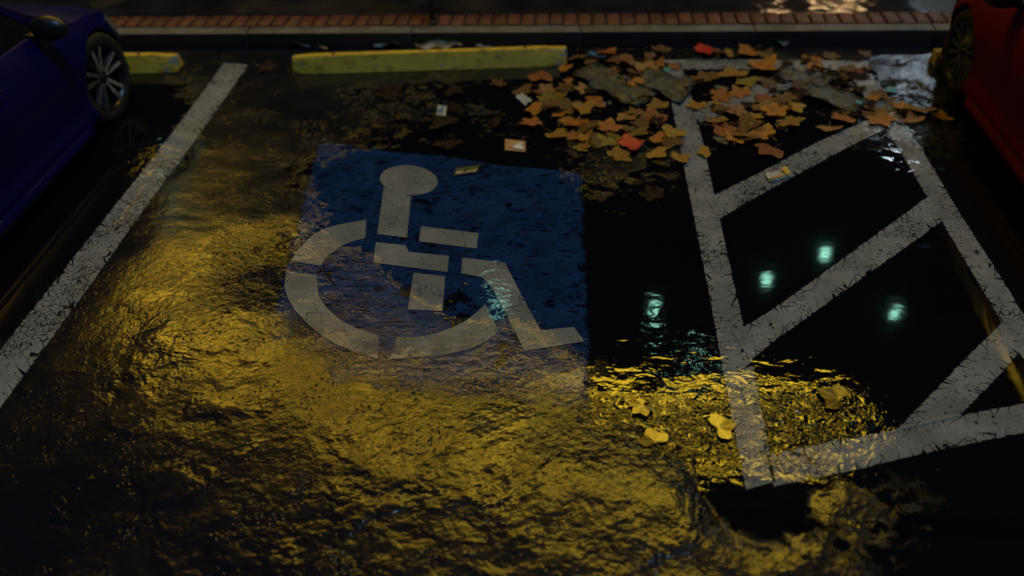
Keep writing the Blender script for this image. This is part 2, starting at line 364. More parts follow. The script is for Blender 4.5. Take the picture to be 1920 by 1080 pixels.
symp("wheel_arc", [(-1.734, 3.916), (-1.541, 3.890), (-1.509, 3.775), (-1.467, 3.669), (-1.408, 3.591), (-1.339, 3.520), (-1.279, 3.472), (-1.206, 3.426), (-1.060, 3.365), (-1.038, 3.191), (-1.124, 3.216), (-1.204, 3.251), (-1.286, 3.294), (-1.386, 3.363), (-1.471, 3.439), (-1.591, 3.572), (-1.657, 3.674), (-1.703, 3.770)], Z2, M_SYM)
symp("wheel_arc", [(-0.962, 3.360), (-0.846, 3.363), (-0.735, 3.406), (-0.667, 3.447), (-0.613, 3.493), (-0.548, 3.580), (-0.509, 3.650), (-0.472, 3.569), (-0.419, 3.429), (-0.441, 3.385), (-0.467, 3.350), (-0.560, 3.276), (-0.664, 3.240), (-0.765, 3.212), (-0.970, 3.189)], Z2, M_SYM)

# ------------------------------------------------------------------ kerb, brick edging, pavement
KY = 7.19; KH = .13
M_KERB = simple("wet_concrete_kerb", (.11, .105, .098), .6, var=.35, scale=5, bump=.004)
bm = bmesh.new(); x = -30.
while x < 30:
    box(bm, x + .004, x + 1.496, KY, KY + .15, -.2, KH, .012); x += 1.5
kb = tag(mesh("kerb", bm, [M_KERB, simple("shaded_kerb_face", (.012, .011, .011), .7)], smooth=True, ang=35), kind='structure')  # second slot: front face coloured near black, its shade painted in
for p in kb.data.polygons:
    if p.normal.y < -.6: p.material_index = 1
def brick_mat():
    m, q, fin = mat("red_paving_brick"); P = q.n("ShaderNodeNewGeometry").outputs['Position']
    isl = q.n("ShaderNodeNewGeometry").outputs['Random Per Island']
    c = q.mix(isl, (.075, .022, .017), (.135, .040, .030))
    c = q.mix(q.ramp(q.noise(P, 14, 5, .6), .45, .75, 0, .6), c, (.06, .03, .025))
    fin(q.bsdf(Base_Color=c, Roughness=q.ramp(q.noise(P, 6, 3), .3, .7, .3, .55), Normal=q.bump(q.noise(P, 70, 4, .65), .006)))
    return m
bm = bmesh.new(); x = -30.
while x < 30:
    j = rnd.uniform(-.004, .004)
    box(bm, x + .009, x + .118, KY + .162, KY + .162 + .235, -.05, KH + .006 + j, .011); x += .127
tag(mesh("brick_edging", bm, brick_mat(), smooth=True, ang=40), kind='structure')
def pave_mat():
    m, q, fin = mat("wet_pavement"); P = q.n("ShaderNodeNewGeometry").outputs['Position']
    c = q.mix(q.ramp(q.noise(P, 3, 5, .6), .3, .7), (.008, .008, .010), (.022, .019, .019))
    pud = q.ramp(q.noise(q.mapv(P, (4, 4, 0)), .9, 3, .5), .40, .52)
    hh = q.add(q.mul(q.noise(P, 40, 4, .6), q.mixf(pud, .006, .0002)), q.mul(q.noise(P, 3, 2), .02))
    fin(q.bsdf(Base_Color=c, Roughness=q.mixf(pud, .34, .09), Normal=q.bump(hh, 1.), IOR=1.5))
    return m
bm = bmesh.new(); box(bm, -60, 60, KY + .405, 60, -.1, KH - .015)
tag(mesh("pavement", bm, pave_mat()), kind='structure')
bm = bmesh.new(); box(bm, -60, 60, KY + .02, KY + .404, -.19, KH - .03)
tag(mesh("kerb_mortar_bed", bm, simple("black_mortar", (.012, .011, .011), .7)), kind='structure')

# ------------------------------------------------------------------ wheel stops
def stop_mat():
    m, q, fin = mat("yellow_stop_paint"); P = q.n("ShaderNodeTexCoord").outputs['Object']
    c = q.mix(q.ramp(q.noise(P, 9, 5, .6), .3, .75), (.52, .335, .028), (.64, .43, .036))
    sep = q.n("ShaderNodeSeparateXYZ"); q.put(sep.inputs[0], P)
    end = q.ramp(q.m('ABSOLUTE', sep.outputs[0]), 1.04, 1.18)
    chip = q.ramp(q.add(q.noise(P, 17, 6, .65), q.mul(end, .13)), .63, .67)
    c = q.mix(q.ramp(q.noise(q.mapv(P, scale=(5, 5, 16)), 1.6, 5, .7), .52, .68, 0, .75), c, (.10, .075, .03))
    c = q.mix(chip, c, (.22, .21, .20))
    fin(q.bsdf(Base_Color=c, Roughness=.48, Normal=q.bump(q.noise(P, 90, 4, .6), .004)))
    return m
M_STOP = stop_mat()
M_IRON = simple("rusty_steel", (.05, .03, .02), .6, .6)
def wheel_stop(label, a, b):
    L = math.dist(a, b); c = ((a[0] + b[0]) / 2, (a[1] + b[1]) / 2)
    o = empty("wheel_stop", (c[0], c[1], 0), math.atan2(b[1] - a[1], b[0] - a[0])); tag(o, label, "wheel stop", "yellow wheel stops along the kerb")
    bm = bmesh.new(); prof = [(0, .004), (.072, .132), (.135, .132), (.185, .004)]; n = 12
    rings = []
    for i in range(n + 1):
        x = -L / 2 + L * i / n
        k = 1. if 0 < i < n else .93
        rings.append([bm.verts.new((x, .09 + (y - .09) * k, z * (1. if k == 1 else .96))) for y, z in prof])
    for A, B in zip(rings, rings[1:]):
        for i in range(4): bm.faces.new((A[i], A[(i + 1) % 4], B[(i + 1) % 4], B[i]))
    bm.faces.new(rings[0]); bm.faces.new(rings[-1][::-1])
    es = [e for e in bm.edges if abs((e.verts[0].co - e.verts[1].co).normalized().x) > .9 or abs(e.verts[0].co.x) > L / 2 - .001]
    bmesh.ops.bevel(bm, geom=es, offset=.012, segments=3, affect='EDGES', profile=.5)
    mesh("block", bm, M_STOP, o, True, 40)
    for s in (-1, 1):
        bm = bmesh.new(); lathe(bm, [(.0, .137), (.014, .137), (.018, .1325)], 16, c=(s * (L / 2 - .35), .105, 0)); mesh("anchor_pin", bm, M_IRON, o, True)
    return o
SP = [(-2.431, 6.609), (-0.109, 6.771), (-3.455, 6.643), (2.866, 6.693)]
wheel_stop("long yellow wheel stop behind the leaf pile, chipped at its right end", SP[0], SP[1])
wheel_stop("yellow wheel stop half hidden behind the blue car's front wheel", (SP[2][0] - 2.38, SP[2][1] + .0), SP[2])
wheel_stop("yellow wheel stop, only its rounded end peeking out behind the red car's tyre", SP[3], (SP[3][0] + 2.38, SP[3][1] + .02))

# ------------------------------------------------------------------ pole on the brick edging
POLE = [(-1.330, 7.424)][0]
o = empty("sign_post", (POLE[0], POLE[1], KH)); tag(o, "thin black post standing on the brick edging behind the wheel stop", "post")
M_POST = simple("black_painted_steel", (.008, .008, .009), .4)
bm = bmesh.new(); lathe(bm, [(0, 0.006), (.026, .006), (.026, 2.6), (0, 2.6)], 20); mesh("pole", bm, M_POST, o, True, 40)
bm = bmesh.new(); lathe(bm, [(0, .004), (.062, .004), (.062, .018), (.034, .026), (.032, .06), (.0265, .062)], 24); mesh("base_plate", bm, M_POST, o, True, 40)
mesh("sign_panel", bxm(-.15, .15, .028, .031, 2.1, 2.55), simple("grey_sign_back", (.12, .12, .12), .5), o)

# ------------------------------------------------------------------ cars
def car_paint(name, col, rough=.5, coat=.05):
    m, q, fin = mat(name); P = q.n("ShaderNodeTexCoord").outputs['Object']
    v = q.ramp(q.noise(P, 3, 4, .6), .35, .75)
    c = q.mix(v, col, tuple(x * .8 for x in col))
    drops = q.ramp(q.vor(P, 55), .28, .12)
    mask = q.ramp(q.noise(q.mapv(P, (3, 3, 3)), 6, 2), .5, .6)
    fin(q.bsdf(Base_Color=c, Roughness=rough, Metallic=0., IOR=1.2, Coat_Weight=coat, Coat_Roughness=.035, Normal=q.bump(q.mul(drops, mask), .0012)))
    return m
M_RUB = simple("tyre_rubber", (.012, .012, .013), .62, var=.3, scale=30)
M_RIM = simple("machined_alloy", (.5, .52, .56), .22, .95, var=.1)
M_DKR = simple("black_alloy", (.012, .012, .014), .3, .4)
M_GLS = simple("tinted_car_glass", (.006, .007, .008), .3, ior=1.12)
M_TRIM = simple("black_trim", (.009, .009, .01), .45)
M_LAMP = simple("headlight_lens", (.22, .24, .26), .08, coat=1.)
M_UND = simple("underbody_black", (.006, .006, .006), .9)
def interp(tab, x):
    if x <= tab[0][0]: return tab[0][1]
    for (a, va), (b, vb) in zip(tab, tab[1:]):
        if x <= b:
            t = (x - a) / (b - a); t = t * t * (3 - 2 * t) * .6 + t * .4
            return va + (vb - va) * t
    return tab[-1][1]
# y measured from the front axle, forward positive
HALF = [(-3.55, .66), (-3.45, .80), (-3.1, .90), (-2.7, .965), (-2.2, .955), (-1.3, .955), (-.6, .96), (0, .96), (.28, .915), (.5, .825), (.66, .70), (.76, .52), (.80, .34)]
SHOU = [(-3.55, .72), (-3.3, .95), (-2.7, 1.0), (-1.6, .955), (-.7, .92), (0, .80), (.4, .70), (.65, .60), (.80, .50)]
SILL = [(-3.55, .30), (-3.2, .20), (-2.9, .14), (.3, .14), (.6, .15), (.80, .2)]
def side(y, t):
    # point of the right flank: t 0 sill .. 1 shoulder
    w, zs, z0 = interp(HALF, y), interp(SHOU, y), interp(SILL, y)
    prof = [(0, .97), (.08, 1.0), (.22, .97), (.45, .985), (.62, 1.0), (.74, .985), (.88, .95), (1., .885)]
    return Vector((w * interp(prof, t), y, z0 + (zs - z0) * t))
def car(name, label, paint, loc, wr, lug, steer=0.):
    root = empty(name, loc); tag(root, label, "car")
    ys = [-3.55 + 4.35 * i / 74 for i in range(75)]
    bm = bmesh.new(); rings = []
    for y in ys:
        pr = [side(y, t / 16) for t in range(17)]; zs = interp(SHOU, y); w = interp(HALF, y)
        top = [Vector((w * .885 * k, y, zs + (.055 if y > -1 else .02) * (1 - k ** 2.5) + (.012 if .5 < k < .75 and y > -.8 else 0))) for k in (.86, .7, .5, .25)]
        half = pr + top
        ring = [bm.verts.new(p) for p in half] + [bm.verts.new((0, y, half[-1].z + .004))] + [bm.verts.new((-p.x, p.y, p.z)) for p in reversed(half)]
        rings.append(ring)
    n = len(rings[0])
    for A, B in zip(rings, rings[1:]):
        for i in range(n): bm.faces.new((A[i], A[(i + 1) % n], B[(i + 1) % n], B[i]))
    bm.faces.new(rings[0]); bm.faces.new(rings[-1][::-1])
    bmesh.ops.recalc_face_normals(bm, faces=bm.faces)
    body = mesh("body", bm, [paint, M_UND], root, True, 38)
    cm = bmesh.new()
    for yy in (0, -2.72):
        for s in (-1, 1):
            r = bmesh.ops.create_cone(cm, cap_ends=True, segments=56, radius1=wr + .03, radius2=wr + .03, depth=.42,
                                      matrix=Matrix.Translation((s * .86, yy, wr + .01)) @ Matrix.Rotation(R(90), 4, 'Y'))
    cut = mesh("cutter", cm, M_UND)
    md = body.modifiers.new("arches", 'BOOLEAN'); md.object = cut; md.operation = 'DIFFERENCE'; md.solver = 'EXACT'
    cut.location = loc; bpy.context.view_layer.update()
    me = bpy.data.meshes.new_from_object(body.evaluated_get(bpy.context.evaluated_depsgraph_get()))
    body.modifiers.clear(); body.data = me
    for p in me.polygons: p.use_smooth = True
    for p in me.polygons:
        c = p.center
        for yy in (0, -2.72):
            d = math.hypot(c.y - yy, c.z - wr - .01)
            if d < wr + .037 and abs(p.normal.x) < .5 and abs(c.x) < .93 and (d > wr + .02): p.material_index = 1
            if abs(abs(c.x) - .65) < .02 and d < wr + .03: p.material_index = 1
    me.set_sharp_from_angle(angle=R(38))
    bpy.data.objects.remove(cut)
    # wheels
    def wheel(x, y, s, st):
        wh = empty("wheel", (x, y, wr)); wh.parent = root; wh.rotation_euler = (0, 0, st)
        bm = bmesh.new(); tw = .2; ri = wr * .74
        lathe(bm, [(ri, -tw * .9), (wr * .93, -tw), (wr, -tw * .85), (wr, -tw * .15), (wr * .985, -.012), (wr * .93, .002), (wr * .84, .006), (ri * 1.02, -.002), (ri, -.02)], 64, 'X')
        for v in bm.verts: v.co.x *= s
        mesh("tyre", bm, M_RUB, wh, True, 50)
        bm = bmesh.new()
        lathe(bm, [(ri * 1.005, -.004), (ri * .97, -.002), (ri * .94, -.012), (ri * .9, -.05), (ri * .9, -.15)], 64, 'X')
        for v in bm.verts: v.co.x *= s
        bm.normal_update(); mesh("rim", bm, M_DKR, wh, True, 40)
        bm = bmesh.new(); lathe(bm, [(0, -.012), (.03, -.014), (.036, -.03), (.06, -.04), (.064, -.09), (ri * .8, -.11), (ri * .9, -.13)], 40, 'X')
        for v in bm.verts: v.co.x *= s
        mesh("hub", bm, M_DKR, wh, True, 40)
        for k in range(lug):
            for q_ in (-1, 1):
                t0 = 2 * math.pi * k / lug + .3; bm = bmesh.new()
                pts = []
                for rr, off, dep, hw in ((.045, .012, -.024, .011), (ri * .5, .03, -.018, .013), (ri * .95, .05, -.006, .017)):
                    pts.append((rr, q_ * off, dep, hw))
                vs = []
                for rr, off, dep, hw in pts:
                    row = []
                    for dx, e in ((dep, -hw), (dep, hw), (dep - .03, hw * 1.2), (dep - .03, -hw * 1.2)):
                        a = off + e; row.append(bm.verts.new((s * dx, rr * math.cos(t0) - a * math.sin(t0), rr * math.sin(t0) + a * math.cos(t0))))
                    vs.append(row)
                for A, B in zip(vs, vs[1:]):
                    for i in range(4): bm.faces.new((A[i], A[(i + 1) % 4], B[(i + 1) % 4], B[i]))
                bm.faces.new(vs[0]); bm.faces.new(vs[-1][::-1])
                mesh("spoke", bm, M_RIM, wh)
    for s in (-1, 1):
        wheel(s * .90, 0, s, steer); wheel(s * .9, -2.72, s, 0)
    # cabin glass, roof and pillars
    CB = [(-2.95, .0, 1.0), (-2.2, .36, .99), (-1.5, .45, .97), (-.95, .43, .94), (-.35, .12, .93), (.02, .0, .86)]
    def cab(y, t):
        hgt = interp([(a, b) for a, b, c in CB], y); zb = interp(SHOU, y) - .03; w = interp(HALF, y) * .87
        return Vector((w - hgt * .42 * t ** 1.2, y, zb + hgt * t))
    bm = bmesh.new(); rg = []
    for i in range(31):
        y = -2.95 + 2.95 * i / 30
        h_ = [cab(y, t / 6) for t in range(7)]; zt = h_[-1].z; wt = h_[-1].x
        h_ += [Vector((wt * k, y, zt + .03 * (1 - k * k))) for k in (.8, .5, .2)]
        rg.append([bm.verts.new(p) for p in h_] + [bm.verts.new((-p.x, p.y, p.z)) for p in reversed(h_)])
    for A, B in zip(rg, rg[1:]):
        for i in range(len(A) - 1): bm.faces.new((A[i], A[i + 1], B[i + 1], B[i]))
    mesh("window_glass", bm, M_GLS, root, True, 50)
    bm = bmesh.new(); rg = []
    for i in range(13):
        y = -2.25 + 1.45 * i / 12; e = cab(y, 1.)
        rg.append([bm.verts.new((e.x * k * 1.01, y, e.z + .03 * (1 - k * k) + .012)) for k in (1.03, .98, .8, .5, .2, 0, -.2, -.5, -.8, -.98, -1.03)])
    for A, B in zip(rg, rg[1:]):
        for i in range(len(A) - 1): bm.faces.new((A[i], A[i + 1], B[i + 1], B[i]))
    mesh("roof", bm, paint, root, True)
    for s in (-1, 1):
        for y0, y1 in ((.0, -.8), (-1.45, -1.5), (-2.9, -2.25)):
            bm = bmesh.new(); row = []
            for k in range(7):
                t = k / 6; y = y0 + (y1 - y0) * t; p = cab(y, t if y0 != 0 else min(1, t * 1.0)); 
                row.append([bm.verts.new((s * (p.x + .008), y + d, p.z + .006)) for d in (-.035, .035)])
            for A, B in zip(row, row[1:]): bm.faces.new((A[0], A[1], B[1], B[0]))
            mesh("pillar", bm, paint if y0 != -1.45 else M_TRIM, root, True)
        # doors: panels following the flank, 3 mm proud
        for ya, yb in ((-.52, -1.52), (-1.54, -2.3)):
            bm = bmesh.new(); g = []
            for i in range(21):
                y = ya + (yb - ya) * i / 20; g.append([])
                for t in range(2, 16):
                    p = side(y, t / 16); g[-1].append(bm.verts.new((s * (p.x + .003), p.y, p.z)))
            for A, B in zip(g, g[1:]):
                for i in range(len(A) - 1): bm.faces.new((A[i], A[i + 1], B[i + 1], B[i]))
            d = mesh("door", bm, paint, root, True)
            p = side(yb + .16, .80); bm = bmesh.new(); box(bm, s * (p.x - .005) - .012, s * (p.x - .005) + .022 * s + .012, yb + .08, yb + .26, p.z - .012, p.z + .012, .006)
            mesh("handle", bm, paint, d, True, 40)
        # sill skirt
        bm = bmesh.new(); g = []
        for i in range(21):
            y = -.5 - 1.8 * i / 20; p = side(y, 0); g.append([bm.verts.new((s * a, y, z)) for a, z in ((p.x + .005, p.z - .02), (p.x + .05, p.z - .01), (p.x + .052, p.z + .03), (p.x + .03, p.z + .065))])
        for A, B in zip(g, g[1:]):
            for i in range(3): bm.faces.new((A[i], A[i + 1], B[i + 1], B[i]))
        mesh("sill", bm, paint, root, True)
        # headlamp following the nose corner
        bm = bmesh.new(); g = []
        for i in range(13):
            y = .34 + .34 * i / 12; g.append([])
            for t in range(6):
                p = side(y, .70 + .22 * t / 5); g[-1].append(bm.verts.new((s * (p.x + .004), p.y + .002, p.z + .004)))
        for A, B in zip(g, g[1:]):
            for i in range(5): bm.faces.new((A[i], A[i + 1], B[i + 1], B[i]))
        mesh("headlight", bm, M_LAMP, root, True)
        # door mirror
        p = cab(-.62, .12); mr = bmesh.new()
        bmesh.ops.create_uvsphere(mr, u_segments=24, v_segments=14, radius=1., matrix=Matrix.Translation((s * (p.x + .17), -.60, p.z + .06)) @ Matrix.Diagonal((.13, .075, .085, 1)))
        mo = mesh("door_mirror", mr, M_TRIM, root, True)
        bm = bmesh.new(); box(bm, min(s * (p.x - .02), s * (p.x + .1)), max(s * (p.x - .02), s * (p.x + .1)), -.63, -.56, p.z - .02, p.z + .02, .008); mesh("mirror_arm", bm, M_TRIM, mo, True, 40)
    bm = bmesh.new(); box(bm, -.36, .36, .785, .805, .27, .42, .008); mesh("grille", bm, M_TRIM, root, True, 40)
    return root
car("parked_car", "dark blue parked car with bright multi-spoke alloy wheels at the stall's left", car_paint("blue_car_paint", (.0001, .0003, .062)), (-4.52, 5.86, 0), .335, 5, R(-4))
car("parked_car", "dark red parked car with black wheels beyond the striped aisle", car_paint("red_car_paint", (.09, .0008, .018), .7, 0.), (3.75, 6.32, 0), .315, 7)

# ------------------------------------------------------------------ building across the pavement (its lights are what the wet ground mirrors)
FY = 12.
bld = empty("shop_building", (0, FY, KH)); tag(bld, "dark brick shop building facing the parking lot, seen only as reflections", "building")
M_WALL = simple("dark_brick_wall", (.008, .010, .018), .8, var=.4, scale=3)
mesh("wall", bxm(-24, 24, 0, 8, 0, 13.5), M_WALL, bld)
mesh("parapet", bxm(-24.2, 24.2, -.15, 8.1, 13.502, 13.9), M_WALL, bld)
M_DARKG = simple("dark_shop_glass", (.006, .007, .009), .06)
for i in range(10):
    x = -20 + 4.4 * i
    f = mesh("window", bxm(x - .75, x + .75, -.05, -.004, 5.2, 7.2), M_TRIM, bld); mesh("pane", bxm(x - .66, x + .66, -.06, -.052, 5.3, 7.1), M_DARKG, f)
M_YEL = glow("yellow_sign_light", (1.0, .64, .036), 17.)
M_YEL_DIM = glow("dim_yellow_sign_light", (1.0, .60, .034), 10.5)
def sign(label, x0, x1, z0, z1, m=M_YEL):
    o = empty("illuminated_sign", ((x0 + x1) / 2, FY - .03, z0)); tag(o, label, "sign")
    w_, h_ = (x1 - x0) / 2, z1 - z0
    mesh("frame", bxm(-w_ - .08, w_ + .08, -.12, 0, -.08, h_ + .08), M_TRIM, o); mesh("lit_face", bxm(-w_, w_, -.14, -.122, 0, h_), m, o)
sign('yellow backlit sign panel highest on the dark shop building, the longest of three', -2.200, 5.350, 9.300, 10.900)
sign('yellow backlit sign panel in the middle of three stepped panels', -5.200, -2.500, 8.300, 9.900, M_YEL_DIM)
sign("lowest yellow backlit sign panel at the building's left end", -8.300, -5.500, 6.200, 7.900, M_YEL_DIM)
M_TEAL = glow("teal_lantern_light", (.40, 1.0, .74), 15.)
def lantern(x, z, k):
    o = empty("wall_lantern", (x, FY - .02, z)); tag(o, "small square pale green lantern on the shop wall, mirrored in the puddle", "lantern", "pale green lanterns on the shop wall")
    mesh("bracket", bxm(-.03, .03, -.1, 0, -.2, -.16), M_TRIM, o); mesh("lamp_face", bxm(-.07, .07, -.14, -.06, -.085, .085, .01), M_TEAL, o)
for k, (x, z) in enumerate([(-7.122, 4.040), (-5.272, 6.073), (-1.406, 6.921), (1.447, 6.977), (3.318, 6.343), (4.193, 5.745), (2.272, 8.078), (5.661, 7.033)]): lantern(x, z, k)
M_WARM = glow("warm_globe_light", (1.0, .62, .28), 7.)
for x, z in [(3.342, 1.835), (3.565, 1.859), (3.764, 1.777), (3.238, 1.668), (2.722, 1.694), (3.661, 1.627)]:
    o = empty("globe_lamp", (x, FY - .02, z)); tag(o, "small warm globe lamp by the shop door, mirrored on the wet pavement", "lamp", "warm globe lamps by the shop door")
    bm = bmesh.new(); bmesh.ops.create_uvsphere(bm, u_segments=20, v_segments=12, radius=.09, matrix=Matrix.Translation((0, -.16, 0))); mesh("globe", bm, M_WARM, o, True)
    mesh("bracket", bxm(-.02, .02, -.1, 0, -.02, .02), M_TRIM, o)
WL = (4.744, 2.906)
o = empty("security_light", (WL[0], FY - .02, WL[1])); tag(o, "cool white security light on the shop wall, glinting in the ripples by the red car", "lamp")
mesh("housing", bxm(-.22, .22, -.2, 0, .1, .2), M_TRIM, o)
mesh("lamp_face", bxm(-.11, .11, -.2, -.06, -.02, .098, .01), glow("cool_white_light", (.72, .88, 1.0), 75.), o)

# ------------------------------------------------------------------ autumn leaves
def leaf_mat(name, a, b, edge, rough=.58, ior=1.42):
    m, q, fin = mat(name)
    uv = q.n("ShaderNodeUVMap").outputs[0]; sep = q.n("ShaderNodeSeparateXYZ"); q.put(sep.inputs[0], uv)
    rad, vein = sep.outputs[0], sep.outputs[1]
    P = q.n("ShaderNodeTexCoord").outputs['Object']
    rn = q.n("ShaderNodeObjectInfo").outputs['Random']
    c = q.mix(q.ramp(q.noise(q.vmath('ADD', P, q.vmath('MULTIPLY', (7, 3, 1), (1, 1, 1))), 14, 5, .6), .35, .7), a, b)
    c = q.mix(q.ramp(q.add(rad, q.mul(q.noise(P, 18, 4), .5)), .85, 1.3), c, edge)
    c = q.mix(q.ramp(vein, .06, .015, 0, .5), c, tuple(min(1, x * 1.5 + .03) for x in edge))
    c = q.mix(q.ramp(q.noise(P, 32, 4, .6), .62, .75, 0, .6), c, (.06, .025, .01))
    hs = q.n("ShaderNodeHueSaturation"); q.put(hs.inputs['Value'], q.ramp(rn, 0, 1, .55, 1.02, False)); q.put(hs.inputs['Color'], c); q.put(hs.inputs['Hue'], q.ramp(rn, 0, 1, .49, .51, False))
    fin(q.bsdf(Base_Color=hs.outputs[0], Roughness=rough, IOR=ior, Normal=q.bump(q.add(q.mul(q.ramp(vein, .08, 0), -.003), q.mul(q.noise(P, 40, 3), .002)), .3 if rough > .3 else .03)))
    return m
LM = dict(o=leaf_mat("orange_leaf", (.38, .095, .008), (.26, .058, .006), (.33, .15, .014)),
          y=leaf_mat("amber_leaf", (.31, .13, .012), (.23, .085, .010), (.30, .19, .018)),
          b=leaf_mat("brown_leaf", (.10, .034, .009), (.066, .022, .007), (.11, .05, .011)),
          r=leaf_mat("russet_leaf", (.30, .060, .014), (.19, .038, .010), (.28, .11, .020)),
          p=leaf_mat("tan_leaf", (.27, .105, .036), (.20, .075, .026), (.25, .12, .036)),
          g=leaf_mat("olive_leaf", (.17, .105, .009), (.12, .068, .008), (.19, .15, .013)),
          d=leaf_mat("sodden_leaf", (.022, .009, .004), (.013, .006, .0035), (.026, .013, .005), .9, 1.25),
          w=leaf_mat("wet_glossy_leaf", (.13, .065, .006), (.09, .045, .005), (.14, .06, .006), .22, 1.75))
def leaf_mesh(seed, curl, lobes):
    r = random.Random(seed); bm = bmesh.new(); L = bm.loops.layers.uv.new("UVMap")
    ang = {3: (90, 18, 162), 5: (90, 35, 145, -22, 202)}[lobes]
    ln = {3: (1., .92, .92), 5: (1., .95, .95, .6, .6)}[lobes]
    lob = [(R(a + r.uniform(-5, 5)), l * r.uniform(.88, 1.06)) for a, l in zip(ang, ln)]
    lob.sort()
    n = 96; out = []; base = R(-90)
    for i in range(n):
        t = base + 2 * math.pi * i / n; best = .16
        for a, l in lob:
            d = abs((t - a + math.pi) % (2 * math.pi) - math.pi)
            wdt = .56 if lobes == 5 else .80
            if d < wdt:
                u = d / wdt; rr = l * (1 - u) ** .62 * (1 - .10 * math.sin(u * math.pi)) + .34 * u
                rr *= 1 + .05 * math.sin(u * 22 + seed) * (1 - u)
                best = max(best, rr)
            elif d < wdt + .3: best = max(best, .30 * (1 - (d - wdt) / .3) + .16)
        out.append((t, best))
    K = 5; ctr = bm.verts.new((0, 0, 0)); rings = []
    f1, f2 = r.uniform(0, 6), r.uniform(0, 6)
    for k in range(1, K + 1):
        ring = []
        for t, rr in out:
            x, y = rr * k / K * math.cos(t), rr * k / K * math.sin(t)
            q_ = (x * x + y * y)
            z = curl * (q_ * .55 + .28 * x * y * math.sin(f1) + .22 * math.sin(3 * t + f1) * q_ + .10 * math.sin(5 * t + f2) * q_) + .03 * math.sin(2 * t + f2) * k / K
            ring.append(bm.verts.new((x, y, z)))
        rings.append(ring)
    def vein(t):
        return min(abs(math.sin((t - a) / 2)) * 2 if abs((t - a + math.pi) % (2 * math.pi) - math.pi) < 1 else 1 for a, _ in lob)
    def face(vs, info):
        f = bm.faces.new(vs)
        for l in f.loops: l[L].uv = info[l.vert]
    info = {ctr: (0, 0)}
    for k, ring in enumerate(rings):
        for (t, rr), v in zip(out, ring): info[v] = ((k + 1) / K, min(1, vein(t) * rr * (k + 1) / K))
    for i in range(n):
        j = (i + 1) % n; face((ctr, rings[0][i], rings[0][j]), info)
        for A, B in zip(rings, rings[1:]): face((A[i], B[i], B[j], A[j]), info)
    zmin = min(v.co.z for v in bm.verts)
    # stem
    sv = []
    for k in range(7):
        t = k / 6; p = Vector((.10 * math.sin(t * 2 + f1) * t, -.05 - .75 * t, .02 + .05 * math.sin(t * 3)))
        sv.append([bm.verts.new(p + Vector(d)) for d in ((-.016, 0, 0), (0, 0, .022), (.016, 0, 0), (0, 0, -.012))])
    for A, B in zip(sv, sv[1:]):
        for i in range(4):
            f = bm.faces.new((A[i], A[(i + 1) % 4], B[(i + 1) % 4], B[i]))
            for l in f.loops: l[L].uv = (.9, .0)
    for v in bm.verts: v.co.z -= zmin
    me = bpy.data.meshes.new("maple_leaf"); bm.to_mesh(me); bm.free()
    for p in me.polygons: p.use_smooth = True
    return me
SHAPES = [leaf_mesh(s, c, l) for s, c, l in ((1, .15, 3), (2, .4, 3), (3, .25, 5), (4, .55, 3), (5, .12, 5), (6, .75, 3), (8, .3, 5), (9, -.3, 3), (12, .2, 3), (13, .35, 5), (14, .02, 3), (15, .03, 5), (16, .025, 3))]
LCACHE = {}
NAMES = dict(o="orange", y="amber yellow", b="brown", r="russet red", p="pale tan", g="olive green", d="dark sodden", w="glossy wet")
def leaf(pos, kind, size, rot, label, group, shape=None, z=.007, tilt=None):
    sh = rnd.randrange(10) if shape is None else shape
    if (sh, kind) not in LCACHE:
        me = SHAPES[sh].copy(); me.materials.clear(); me.materials.append(LM[kind]); LCACHE[(sh, kind)] = me
    o = bpy.data.objects.new("maple_leaf", LCACHE[(sh, kind)]); link(o)
    t = tilt or (rnd.uniform(-.16, .16), rnd.uniform(-.16, .16))
    o.location = (pos[0], pos[1], z + rnd.uniform(0, .012) + abs(t[0]) * size * .25); o.rotation_euler = (t[0], t[1], rot); o.scale = (size, size, size * .7)
    tag(o, label, "leaf", group); return o
G1 = "maple leaves piled at the end of the aisle"
